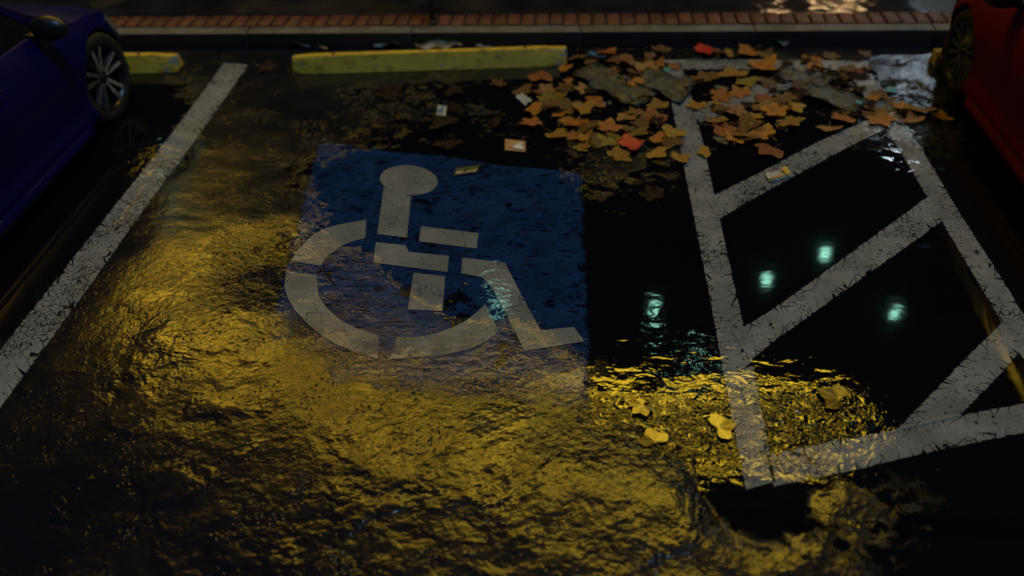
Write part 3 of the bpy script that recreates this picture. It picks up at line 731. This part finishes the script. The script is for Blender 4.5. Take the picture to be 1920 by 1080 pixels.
LEAVES = [
    (0.208, 7.030, 'o', 0.136, 231, 'orange maple leaf standing curled against the kerb by the blue wrapper'),
    (-0.156, 6.682, 'o', 0.108, 286, 'small orange leaf leaning on the right end of the yellow wheel stop'),
    (-0.347, 6.551, 'r', 0.160, 238, "pinkish red leaf lying just under the wheel stop's right end"),
    (-0.477, 6.308, 'b', 0.124, 231, "brown leaf at the pile's far left tip above the white scrap"),
    (-0.293, 6.327, 'p', 0.114, 260, 'pale tan leaf left of the grey sodden sheet, above an olive leaf'),
    (-0.220, 6.178, 'g', 0.137, 300, "olive green leaf tucked below a pale tan leaf near the pile's left tip"),
    (-0.088, 6.327, 'b', 0.130, 97, 'reddish brown leaf touching the left side of the grey sodden sheet'),
    (0.061, 6.327, 'p', 0.109, 94, 'pale tan leaf lying on the left edge of the grey sodden sheet'),
    (0.224, 6.630, 'o', 0.124, 262, 'orange leaf behind the grey sodden sheet, below the blue wrapper'),
    (0.434, 6.423, 'o', 0.131, 243, 'orange brown leaf draped across the gap between two grey sodden sheets'),
    (0.107, 6.070, 'o', 0.115, 322, 'two-toned orange leaf with red tip below the grey sodden sheet'),
    (-0.082, 5.990, 'b', 0.129, 314, "brown leaf in the pile's left part, beneath the olive leaf"),
    (-0.311, 5.963, 'o', 0.119, 95, 'orange leaf beside the small pink scrap, right of the white scrap'),
    (-0.337, 5.742, 'r', 0.120, 48, "red orange leaf on its own at the pile's left edge with trailing stem"),
    (-0.184, 5.589, 'y', 0.127, 228, "amber leaf with a stem pointing down, lowest on the pile's left side"),
    (-0.022, 5.777, 'o', 0.154, 155, 'large orange tan leaf in the left middle of the pile'),
    (0.074, 5.973, 'y', 0.129, 72, 'amber brown leaf above the large orange tan leaf'),
    (0.082, 5.655, 'b', 0.123, 46, 'brown leaf half under the large orange tan leaf'),
    (0.105, 5.504, 'b', 0.121, 275, "brown leaf below the large orange tan leaf, by the red wrapper's left"),
    (0.220, 5.680, 'r', 0.148, 355, 'big orange red three-pointed leaf left above the red wrapper'),
    (0.039, 5.389, 'o', 0.060, 324, 'tiny orange leaf lying alone at the front edge left of the red wrapper'),
    (0.181, 5.436, 'g', 0.115, 21, "yellow green edged leaf touching the red wrapper's left corner"),
    (0.265, 5.287, 'y', 0.131, 304, "amber leaf just below the red wrapper on the pile's front edge"),
    (0.365, 5.897, 'p', 0.138, 202, "pinkish tan leaf below the grey sodden sheet's lower end"),
    (0.409, 5.617, 'g', 0.118, 231, 'olive leaf above the red wrapper'),
    (0.541, 6.669, 'p', 0.136, 334, 'orange pink leaf with bright tips behind the second grey sheet'),
    (0.638, 6.761, 'r', 0.093, 315, "upright red orange leaf tip beside the aisle line's far end"),
    (0.771, 6.709, 'r', 0.077, 332, 'small red orange leaf on the far end of the aisle line'),
    (0.897, 6.422, 'o', 0.153, 80, "bright orange leaf right of the aisle line on the grey sheet's corner"),
    (1.014, 6.528, 'b', 0.140, 319, 'tan brown leaf floating on dark water below the far end line'),
    (1.248, 6.567, 'y', 0.168, 7, 'amber leaf floating below the far end line with its tip on the paint'),
    (1.074, 6.198, 'o', 0.145, 270, 'orange leaf touching the upper edge of the short hatch stripe'),
    (1.270, 6.226, 'o', 0.130, 32, 'orange leaf lying on the short hatch stripe with a thin stem'),
    (0.916, 6.020, 'y', 0.126, 30, 'yellow leaf at the corner where the short hatch stripe meets the line'),
    (0.613, 6.019, 'y', 0.115, 18, 'amber brown leaf between the grey sheet and the aisle line'),
    (1.279, 6.979, 'y', 0.103, 97, 'yellow leaf on the gutter right of the small red wrapper'),
    (1.453, 7.043, 'o', 0.150, 123, 'orange amber leaf by the kerb with one upright point'),
    (1.472, 6.696, 'o', 0.183, 307, 'large orange five-pointed leaf on the far end line'),
    (0.567, 5.797, 'r', 0.141, 15, "red leaf with yellow rim touching the aisle line's left edge"),
    (0.568, 5.555, 'o', 0.146, 237, 'orange leaf right of the red wrapper with a fat middle lobe'),
    (0.663, 5.494, 'b', 0.126, 167, 'brown leaf between the red wrapper and the aisle line'),
    (0.532, 5.334, 'y', 0.114, 225, "amber leaf right below the red wrapper's right corner"),
    (0.696, 5.234, 'y', 0.104, 302, 'pointed amber leaf on the aisle line at the front of the pile'),
    (0.904, 5.331, 'y', 0.083, 100, 'amber leaf poking out from the right edge of the aisle line'),
    (1.014, 5.678, 'r', 0.159, 265, 'smooth russet leaf right of the aisle line below the short hatch stripe'),
    (0.459, 5.932, 'p', 0.119, 119, 'pinkish leaf under the lower corner of the grey sodden sheet'),
    (0.438, 5.730, 'b', 0.106, 327, 'dark brown leaf in the thick of the pile above the red wrapper'),
    (0.697, 5.635, 'y', 0.119, 150, 'yellow amber leaf against the left edge of the aisle line'),
    (1.200, 5.719, 'b', 0.151, 255, 'wide brown leaf in the cluster right of the aisle line'),
    (1.203, 5.545, 'y', 0.138, 2, 'amber leaf pointing toward the camera in the right-hand cluster'),
    (1.119, 5.514, 'o', 0.128, 339, "orange leaf with a drooping lobe at the right-hand cluster's front"),
    (1.209, 5.926, 'p', 0.115, 43, 'tan leaf by the lower edge of the short hatch stripe'),
    (1.286, 5.885, 'y', 0.105, 234, 'pale yellow leaf above the wide brown leaf'),
    (1.386, 5.970, 'p', 0.126, 335, 'dull tan leaf between the short hatch stripe and an orange leaf'),
    (1.496, 5.970, 'o', 0.142, 142, 'orange leaf with stacked lobes at the right of the short hatch stripe'),
    (1.531, 5.786, 'y', 0.139, 208, 'orange leaf with bright yellow tips, right of the cluster'),
    (1.620, 6.022, 'y', 0.113, 282, 'long amber leaf below the brown sheet'),
    (1.352, 5.609, 'o', 0.145, 42, "orange red striped leaf stretched out at the cluster's right"),
    (1.353, 5.358, 'r', 0.145, 130, 'single russet leaf floating alone above the hatch stripe'),
    (1.822, 5.707, 'p', 0.124, 161, 'dim pinkish leaf floating by the upper edge of the hatch stripe'),
    (1.979, 5.863, 'o', 0.132, 117, 'bright orange leaf floating right of the dim pinkish leaf'),
    (1.392, 6.145, 'r', 0.124, 262, 'russet leaf at the tip of the short hatch stripe'),
    (1.947, 6.910, 'o', 0.115, 147, 'orange leaf on the gutter at the middle of the far end line'),
    (1.911, 6.704, 'o', 0.095, 15, 'deep orange leaf tip standing on the far end line'),
    (2.195, 6.663, 'b', 0.119, 35, 'brown orange leaf by the right end of the far end line'),
    (1.729, 6.327, 'b', 0.144, 288, 'brown leaf on the striped brown sheet'),
    (1.615, 6.145, 'b', 0.130, 55, 'dull brown leaf left of the striped brown sheet'),
    (2.059, 6.164, 'o', 0.079, 205, 'small orange leaf beside the white glints'),
    (2.262, 6.643, 'o', 0.073, 55, 'tiny orange leaf at the corner of the far end line'),
    (2.543, 5.983, 'y', 0.138, 148, 'amber leaf right of the white glints near the red car'),
    (2.206, 5.831, 'o', 0.149, 197, "orange amber leaf lying on the hatch stripe's far tip"),
    (2.258, 5.931, 'y', 0.073, 34, 'small yellow leaf behind the orange leaf on the hatch stripe tip'),
    (2.458, 5.808, 'p', 0.098, 8, "dim pink leaf right of the hatch stripe's far tip"),
    (2.668, 5.850, 'y', 0.105, 350, "dark amber leaf in the red car's shadow"),
    (0.697, 7.060, 'b', 0.114, 0, "brown leaf in the gutter near the aisle line's far end"),
    (0.350, 6.889, 'b', 0.139, 109, 'dark brown leaf right of the blue wrapper'),
    (0.439, 6.867, 'p', 0.122, 107, 'pale dull leaf behind the grey sheet, right of the blue wrapper'),
    (-0.011, 6.870, 'b', 0.111, 26, "brown leaf right of the wheel stop's chipped end"),
    (1.107, 7.078, 'b', 0.126, 240, 'brown leaf under the small red wrapper by the kerb'),
    (1.338, 6.479, 'g', 0.129, 192, 'olive leaf tucked under the large orange five-pointed leaf'),
    (1.009, 5.808, 'y', 0.108, 203, 'amber leaf crossing the lower edge of the short hatch stripe'),
    (0.282, 5.506, 'g', 0.107, 214, "olive brown leaf just above the red wrapper's left corner"),
]
for x, y, kind, size, rot, lab in LEAVES:
    leaf((x, y), kind, size, R(rot), lab, G1)
FILL = [
    (-0.281, 6.127, 'g', "buried in the pile's left part"),
    (-0.072, 6.457, 'r', "buried in the pile's left part"),
    (-0.351, 6.257, 'b', "buried in the pile's left part"),
    (-0.212, 6.081, 'b', "buried in the pile's left part"),
    (-0.291, 6.029, 'b', "buried in the pile's left part"),
    (0.388, 6.394, 'o', "buried in the pile's left part"),
    (-0.151, 6.067, 'b', "buried in the pile's left part"),
    (0.096, 6.274, 'd', "buried in the pile's left part"),
    (0.098, 6.379, 'r', "buried in the pile's left part"),
    (0.563, 5.932, 'o', "buried in the pile's left part"),
    (-0.028, 5.980, 'b', "buried in the pile's left part"),
    (-0.151, 5.917, 'o', "buried in the pile's left part"),
    (0.411, 5.858, 'd', "buried in the pile's front, left of the aisle line"),
    (0.015, 5.763, 'r', "buried in the pile's front, left of the aisle line"),
    (0.121, 5.742, 'b', "buried in the pile's front, left of the aisle line"),
    (-0.114, 5.791, 'b', "buried in the pile's front, left of the aisle line"),
    (0.043, 5.569, 'o', "buried in the pile's front, left of the aisle line"),
    (0.392, 5.842, 'r', "buried in the pile's front, left of the aisle line"),
    (0.258, 5.586, 'g', "buried in the pile's front, left of the aisle line"),
    (-0.014, 5.824, 'd', "buried in the pile's front, left of the aisle line"),
    (0.567, 5.772, 'd', "buried in the pile's front, left of the aisle line"),
    (-0.033, 5.553, 'r', "buried in the pile's front, left of the aisle line"),
    (0.002, 5.380, 'g', "buried in the pile's front, left of the aisle line"),
    (0.368, 5.672, 'b', "buried in the pile's front, left of the aisle line"),
    (-0.079, 5.618, 'o', "buried in the pile's front, left of the aisle line"),
    (0.039, 5.512, 'o', "buried in the pile's front, left of the aisle line"),
    (1.170, 5.569, 'b', 'buried in the cluster right of the aisle line'),
    (1.155, 5.987, 'b', 'buried in the cluster right of the aisle line'),
    (1.542, 6.018, 'b', 'buried in the cluster right of the aisle line'),
    (1.248, 5.598, 'r', 'buried in the cluster right of the aisle line'),
    (1.030, 5.964, 'd', 'buried in the cluster right of the aisle line'),
    (1.420, 6.052, 'b', 'buried in the cluster right of the aisle line'),
    (1.250, 6.057, 'd', 'buried in the cluster right of the aisle line'),
    (1.123, 5.778, 'd', 'buried in the cluster right of the aisle line'),
    (1.045, 6.009, 'b', 'buried in the cluster right of the aisle line'),
    (1.491, 5.709, 'b', 'buried in the cluster right of the aisle line'),
    (1.221, 5.547, 'r', 'buried in the cluster right of the aisle line'),
    (1.021, 6.082, 'y', 'buried in the cluster right of the aisle line'),
    (1.966, 5.961, 'b', 'in dark litter between end line and hatch stripe'),
    (2.087, 6.926, 'b', 'in dark litter between end line and hatch stripe'),
    (2.143, 6.639, 'b', 'in dark litter between end line and hatch stripe'),
    (1.518, 6.388, 'b', 'in dark litter between end line and hatch stripe'),
    (1.427, 5.985, 'b', 'in dark litter between end line and hatch stripe'),
    (2.006, 6.129, 'd', 'in dark litter between end line and hatch stripe'),
    (1.731, 6.240, 'b', 'in dark litter between end line and hatch stripe'),
    (2.241, 6.528, 'd', 'in dark litter between end line and hatch stripe'),
    (1.487, 6.438, 'b', 'in dark litter between end line and hatch stripe'),
    (2.034, 6.568, 'd', 'in dark litter between end line and hatch stripe'),
    (1.548, 6.933, 'b', 'in dark litter between end line and hatch stripe'),
    (1.909, 5.931, 'd', 'in dark litter between end line and hatch stripe'),
    (2.124, 6.561, 'b', 'in dark litter between end line and hatch stripe'),
    (2.077, 6.484, 'd', 'in dark litter between end line and hatch stripe'),
    (2.304, 6.914, 'd', 'in dark litter between end line and hatch stripe'),
    (1.954, 6.649, 'b', 'in dark litter between end line and hatch stripe'),
    (1.942, 6.742, 'b', 'in dark litter between end line and hatch stripe'),
    (1.510, 6.142, 'b', 'in dark litter between end line and hatch stripe'),
    (2.329, 6.711, 'b', 'in dark litter between end line and hatch stripe'),
    (1.860, 6.845, 'd', 'in dark litter between end line and hatch stripe'),
    (1.704, 6.814, 'd', 'in dark litter between end line and hatch stripe'),
    (2.051, 6.501, 'd', 'in dark litter between end line and hatch stripe'),
    (1.714, 6.260, 'd', 'in dark litter between end line and hatch stripe'),
    (1.945, 6.119, 'd', 'in dark litter between end line and hatch stripe'),
    (2.161, 6.043, 'd', 'in dark litter between end line and hatch stripe'),
    (1.576, 6.000, 'd', 'in dark litter between end line and hatch stripe'),
    (1.581, 6.442, 'd', 'in dark litter between end line and hatch stripe'),
    (2.369, 6.966, 'b', 'in dark litter between end line and hatch stripe'),
    (2.349, 6.686, 'd', 'in dark litter between end line and hatch stripe'),
    (1.565, 6.470, 'd', 'in dark litter between end line and hatch stripe'),
    (2.215, 6.567, 'd', 'in dark litter between end line and hatch stripe'),
    (1.934, 6.644, 'd', 'in dark litter between end line and hatch stripe'),
    (2.163, 6.304, 'd', 'in dark litter between end line and hatch stripe'),
    (1.614, 6.982, 'd', 'in dark litter between end line and hatch stripe'),
    (1.951, 6.248, 'd', 'in dark litter between end line and hatch stripe'),
    (2.004, 6.651, 'd', 'in dark litter between end line and hatch stripe'),
    (1.922, 6.287, 'd', 'in dark litter between end line and hatch stripe'),
    (1.968, 6.988, 'd', 'in dark litter between end line and hatch stripe'),
    (1.641, 6.143, 'd', 'in dark litter between end line and hatch stripe'),
    (1.479, 6.299, 'd', 'in dark litter between end line and hatch stripe'),
    (0.090, 6.771, 'd', 'in dark litter behind the grey sheets'),
    (0.689, 6.684, 'd', 'in dark litter behind the grey sheets'),
    (0.608, 6.930, 'b', 'in dark litter behind the grey sheets'),
    (0.550, 6.769, 'b', 'in dark litter behind the grey sheets'),
    (0.141, 6.924, 'd', 'in dark litter behind the grey sheets'),
    (0.389, 6.541, 'd', 'in dark litter behind the grey sheets'),
    (0.445, 6.645, 'b', 'in dark litter behind the grey sheets'),
    (0.611, 6.676, 'd', 'in dark litter behind the grey sheets'),
    (0.074, 6.549, 'b', 'in dark litter behind the grey sheets'),
    (0.105, 6.818, 'b', 'in dark litter behind the grey sheets'),
    (0.281, 6.751, 'd', 'in dark litter behind the grey sheets'),
    (0.567, 6.542, 'b', 'in dark litter behind the grey sheets'),
    (0.241, 6.522, 'b', 'in dark litter behind the grey sheets'),
    (0.519, 6.611, 'b', 'in dark litter behind the grey sheets'),
    (0.163, 6.567, 'b', 'in dark litter behind the grey sheets'),
    (0.707, 6.767, 'd', 'in dark litter behind the grey sheets'),
    (2.131, 5.888, 'b', 'among the white glints by the red car'),
    (2.250, 6.189, 'b', 'among the white glints by the red car'),
    (2.206, 6.026, 'o', 'among the white glints by the red car'),
    (2.329, 6.216, 'b', 'among the white glints by the red car'),
    (2.297, 6.213, 'o', 'among the white glints by the red car'),
    (2.320, 5.800, 'b', 'among the white glints by the red car'),
    (2.096, 5.981, 'b', 'among the white glints by the red car'),
    (2.503, 5.994, 'b', 'among the white glints by the red car'),
    (2.415, 6.018, 'o', 'among the white glints by the red car'),
    (2.436, 5.961, 'd', 'among the white glints by the red car'),
    (2.247, 5.832, 'o', 'among the white glints by the red car'),
    (2.195, 6.045, 'd', 'among the white glints by the red car'),
    (2.220, 6.161, 'o', 'among the white glints by the red car'),
    (2.351, 6.132, 'b', 'among the white glints by the red car')]
for x, y, kind, zone in FILL:
    leaf((x, y), kind, rnd.uniform(.07, .10), rnd.uniform(0, 6.28), f"{NAMES[kind]} maple leaf {zone}", G1, z=.003)
for x, y, kind, sz, rot, lab in [
    (0.336, 2.897, 'w', 0.088, 130, 'pointed leaf at the top of the yellow glow, right of the blue panel'),
    (0.382, 2.679, 'w', 0.091, 20, 'broad glowing leaf low in the yellow bar'),
    (0.682, 2.773, 'w', 0.100, 290, "long bright leaf against the aisle line's left edge in the yellow glow"),
    (1.288, 2.978, 'w', 0.112, 60, 'big orange yellow leaf at the right tip of the yellow glow'),
    (0.718, 3.327, 'd', 0.033, 10, 'dark leaf crumb by the pale green glint beside the aisle line')]:
    leaf((x, y), kind, sz, R(rot), lab, "wet leaves in the yellow glow", shape=(10, 11, 12)[rot % 3], z=.004, tilt=(.012, -.01))
for x, y, kind, sz, rot, lab in [
    (-1.005, 5.699, 'd', 0.141, 40, 'dim sodden leaf below the white and blue scrap'),
    (-0.963, 5.474, 'd', 0.146, 200, 'dim reddish leaf at the upper edge of the blue panel'),
    (-0.606, 5.768, 'd', 0.094, 90, 'dim leaf left of the pile, above the red card'),
    (-0.983, 6.016, 'd', 0.088, 300, "dim leaf touching the white and blue scrap's right side"),
    (0.496, 4.761, 'd', 0.122, 20, 'brown leaf sunk in the water between blue panel and aisle line'),
    (-0.638, 6.435, 'b', 0.103, 120, "brown leaf in the dark water under the wheel stop's middle"),
    (-1.039, 6.301, 'd', 0.127, 250, 'dim reddish leaf below the middle of the long wheel stop'),
    (-1.507, 6.225, 'd', 0.153, 30, 'dim reddish leaf below the left half of the long wheel stop'),
    (-2.661, 6.746, 'd', 0.130, 80, "dull reddish leaf between the stall line's tip and the wheel stop")]:
    leaf((x, y), kind, sz, R(rot), lab, "sodden leaves on the dark ground", z=.002, tilt=(.03, -.02))

# ------------------------------------------------------------------ litter
def paper_mat(name, c1, c2, c3, scale=18, rough=.45):
    m, q, fin = mat(name); P = q.n("ShaderNodeTexCoord").outputs['Object']
    f = q.noise(P, scale, 5, .65)
    c = q.mix(q.ramp(f, .42, .5), c1, c2); c = q.mix(q.ramp(q.noise(q.mapv(P, (3, 5, 0)), scale * .7, 4, .6), .56, .62), c, c3)
    fin(q.bsdf(Base_Color=c, Roughness=rough, Normal=q.bump(q.noise(P, scale * 2.5, 4, .6), .006))); return m
def sheet(name, label, cat, c, ax, ay, m, amp=.01, z=.01, ragged=0., seed=1, group=None, nx=14, ny=10):
    # crumpled sheet spanned by the ground vectors ax, ay (metres)
    o = bpy.data.objects.new(name, None); bm = bmesh.new(); g = []
    for j in range(ny + 1):
        row = []
        for i in range(nx + 1):
            u, v = i / nx * 2 - 1, j / ny * 2 - 1
            k = 1.
            if ragged and (i in (0, nx) or j in (0, ny)): k = 1 - ragged * (noise.noise(Vector((u * 4, v * 4, seed))) * .5 + .5)
            x = (ax[0] * u + ay[0] * v) * k; y = (ax[1] * u + ay[1] * v) * k
            h = amp * (noise.noise(Vector((x * 9, y * 9, seed * 3.1))) + .6 * noise.noise(Vector((x * 26, y * 26, seed))))
            row.append(bm.verts.new((x, y, h)))
        g.append(row)
    for A, B in zip(g, g[1:]):
        for i in range(nx): bm.faces.new((A[i], A[i + 1], B[i + 1], B[i]))
    zm = min(v.co.z for v in bm.verts)
    for v in bm.verts: v.co.z -= zm
    ob = mesh(name, bm, m, smooth=True, ang=False); md = ob.modifiers.new("thickness", 'SOLIDIFY'); md.thickness = .0012
    ob.location = (c[0], c[1], z); tag(ob, label, cat, group); return ob
M_NEWS = paper_mat("sodden_newsprint", (.075, .083, .088), (.038, .040, .035), (.022, .018, .010), 11)
M_WHITE = paper_mat("white_scrap", (.42, .42, .40), (.32, .32, .31), (.22, .20, .17), 20)
M_CREAM = paper_mat("cream_scrap", (.34, .30, .22), (.26, .22, .15), (.22, .12, .05), 20)
M_REDW = paper_mat("red_wrapper_foil", (.55, .035, .03), (.42, .02, .02), (.25, .012, .015), 24, .3)
M_BLUEW = paper_mat("blue_wrapper_foil", (.05, .16, .32), (.03, .09, .17), (.16, .2, .2), 22, .3)
M_TEALW = simple("teal_plastic", (.02, .2, .22), .4)
M_PINK = paper_mat("faded_card", (.45, .2, .12), (.42, .27, .10), (.50, .10, .08), 40)
M_GUT = paper_mat("wet_mixed_paper", (.22, .21, .18), (.17, .12, .06), (.25, .27, .29), 14)
M_BLK = simple("black_ink", (.01, .01, .012), .5)
M_GRN = simple("green_ink", (.02, .10, .025), .5)
M_INKW = simple("white_ink", (.55, .58, .56), .5)
M_BINK = simple("blue_ink", (.03, .14, .32), .5)
sheet('sodden_paper', 'long grey sodden sheet of paper lying in the leaf pile left of the aisle line', 'paper', (0.271, 6.367), (0.298, -0.346), (0.112, 0.174), M_NEWS, 0.035, 0.004, 0.75, 2)
sheet('sodden_paper', 'grey sodden sheet draped over the far end of the aisle line', 'paper', (0.676, 6.396), (0.213, -0.204), (0.101, 0.214), M_NEWS, 0.035, 0.004, 0.75, 5)
sheet('sodden_paper', "greenish grey sheet right of the short hatch stripe's tip", 'paper', (1.787, 6.510), (0.226, -0.114), (0.065, 0.117), M_NEWS, 0.03, 0.004, 0.75, 7)
sheet('sodden_paper', 'grey sheet lying lower right in the dark leaf litter', 'paper', (1.945, 6.176), (0.213, -0.208), (0.101, 0.127), M_NEWS, 0.03, 0.004, 0.75, 9)
sheet('paper_scrap', "small bright white crumpled scrap at the pile's left edge", 'paper', (-0.437, 6.134), (0.050, -0.063), (0.030, 0.064), M_WHITE, 0.03, 0.008, 0.3, 3)
sheet('paper_scrap', 'cream oval flake on the gutter in front of the kerb', 'paper', (1.732, 7.196), (0.055, -0.045), (0.024, 0.033), M_CREAM, 0.02, 0.012, 0.5, 4)
sheet('wrapper', 'red wrapper at the front of the leaf pile left of the aisle line', 'wrapper', (0.368, 5.418), (0.080, -0.067), (0.041, 0.077), M_REDW, 0.02, 0.035, 0.45, 6)
sheet('wrapper', 'red wrapper on the gutter above the far end line', 'wrapper', (1.059, 7.036), (0.076, -0.087), (0.043, 0.066), M_REDW, 0.02, 0.02, 0.45, 8)
sheet('wrapper', "flat blue wrapper beside the wheel stop's right end", 'wrapper', (0.143, 6.966), (0.090, -0.054), (0.014, 0.043), M_BLUEW, 0.012, 0.012, 0.3, 10)
sheet('wrapper', "teal plastic scrap by the hatch stripe's far tip", 'wrapper', (2.098, 6.027), (0.021, -0.026), (0.014, 0.026), M_TEALW, 0.008, 0.05, 0.3, 12)
sheet('wrapper', 'blue green plastic scrap beside the white glints', 'wrapper', (2.422, 6.303), (0.047, -0.018), (0.018, 0.037), M_TEALW, 0.008, 0.012, 0.3, 13)
sheet('litter_scrap', 'tiny pale blue scrap right of the two-toned orange leaf', 'scrap', (0.194, 6.073), (0.017, 0.000), (0.000, 0.027), M_BLUEW, 0.006, 0.014, 0.3, 14)
sheet('litter_scrap', "tiny grey scrap below the grey sodden sheet's lower end", 'scrap', (0.236, 6.082), (0.016, -0.009), (0.001, 0.036), M_NEWS, 0.006, 0.014, 0.3, 15)
sheet('paper_scrap', 'grey blue folded scrap below the smooth russet leaf', 'paper', (1.024, 5.524), (0.054, -0.053), (0.020, 0.039), M_NEWS, 0.01, 0.008, 0.3, 16)
sheet('paper_scrap', 'dark grey scrap floating above the short hatch stripe', 'paper', (1.122, 6.349), (0.058, -0.037), (0.016, 0.028), M_NEWS, 0.008, 0.006, 0.3, 17)
sheet('gutter_paper', "pale flattened packet in the gutter above the long wheel stop's left end", 'paper', (-2.556, 7.213), (0.154, -0.025), (-0.003, 0.047), M_GUT, 0.025, 0.012, 0.4, 18)
sheet('gutter_paper', 'torn amber paper in the gutter, left of the largest one', 'paper', (-1.718, 7.205), (0.144, 0.010), (0.007, 0.070), M_GUT, 0.03, 0.012, 0.5, 19)
sheet('gutter_paper', 'largest mottled grey paper in the gutter with a teal spot', 'paper', (-1.258, 7.167), (0.238, 0.009), (-0.029, 0.104), M_GUT, 0.03, 0.012, 0.3, 20)
sheet('gutter_paper', 'narrow grey paper in the gutter, right of the largest one', 'paper', (-0.860, 7.140), (0.078, -0.023), (0.005, 0.046), M_GUT, 0.02, 0.012, 0.4, 21)
sheet('gutter_paper', 'small grey crumb of paper between the packet and the torn amber paper', 'paper', (-2.297, 7.141), (0.052, -0.035), (0.004, 0.023), M_GUT, 0.012, 0.012, 0.4, 22)
TS = sheet('wrapper', "teal plastic scrap on the grey sheet at the aisle line's far end", 'wrapper', (0.710, 6.580), (0.034, -0.010), (0.011, 0.030), M_TEALW, 0.008, 0.06, 0.3, 11)
CARD = sheet('ticket', 'small white scrap with a blue hook mark, below the wheel stop', 'card', (-1.068, 5.963), (0.039, -0.009), (-0.005, 0.084), M_WHITE, 0.003, 0.008, 0.05, 31)
flat('printed_mark', [(-0.030, -0.039), (0.005, -0.051), (0.012, -0.011), (0.006, 0.061), (-0.007, 0.051), (-0.003, -0.008), (-0.033, -0.001)], 0.0108, M_BINK, CARD)
CARD = sheet('printed_card', 'faded red and orange card with a white patch, above the blue panel', 'card', (-0.458, 5.425), (0.078, -0.015), (-0.005, 0.081), M_PINK, 0.003, 0.008, 0.05, 32)
flat('printed_patch', [(-0.021, -0.036), (0.035, -0.067), (0.070, -0.061), (0.048, -0.017), (0.052, 0.026), (0.025, 0.036), (0.004, -0.001)], 0.0108, M_INKW, CARD)
CARD = sheet('packet_label', 'dark label with green and pale bars, on the blue panel by the head', 'card', (-0.773, 5.076), (0.084, 0.022), (0.009, 0.057), M_BLK, 0.003, 0.012, 0.05, 33)
flat('green_bar', [(-0.076, -0.026), (0.071, 0.016), (0.070, 0.038), (-0.077, -0.004)], 0.0108, M_GRN, CARD)
flat('pale_panel', [(-0.071, -0.071), (0.072, -0.030), (0.082, 0.011), (0.006, -0.012), (-0.001, -0.033), (-0.022, -0.036), (-0.014, -0.015), (-0.069, -0.032)], 0.0108, M_CREAM, CARD)
CARD = sheet('wrapper', 'white and yellow wrapper on the hatch stripe in front of the leaf pile', 'wrapper', (1.342, 5.037), (0.081, 0.042), (0.009, -0.054), M_WHITE, 0.008, 0.012, 0.05, 34)
flat('yellow_end', [(0.029, 0.067), (0.071, 0.083), (0.080, -0.005), (0.048, -0.027)], 0.0238, M_STOP, CARD)
flat('orange_edge', [(-0.070, -0.059), (0.037, -0.010), (0.040, -0.031), (-0.062, -0.084)], 0.0238, M_PINK, CARD)

for o in list(bpy.data.objects):
    if o.name.startswith("cutter"): bpy.data.objects.remove(o)
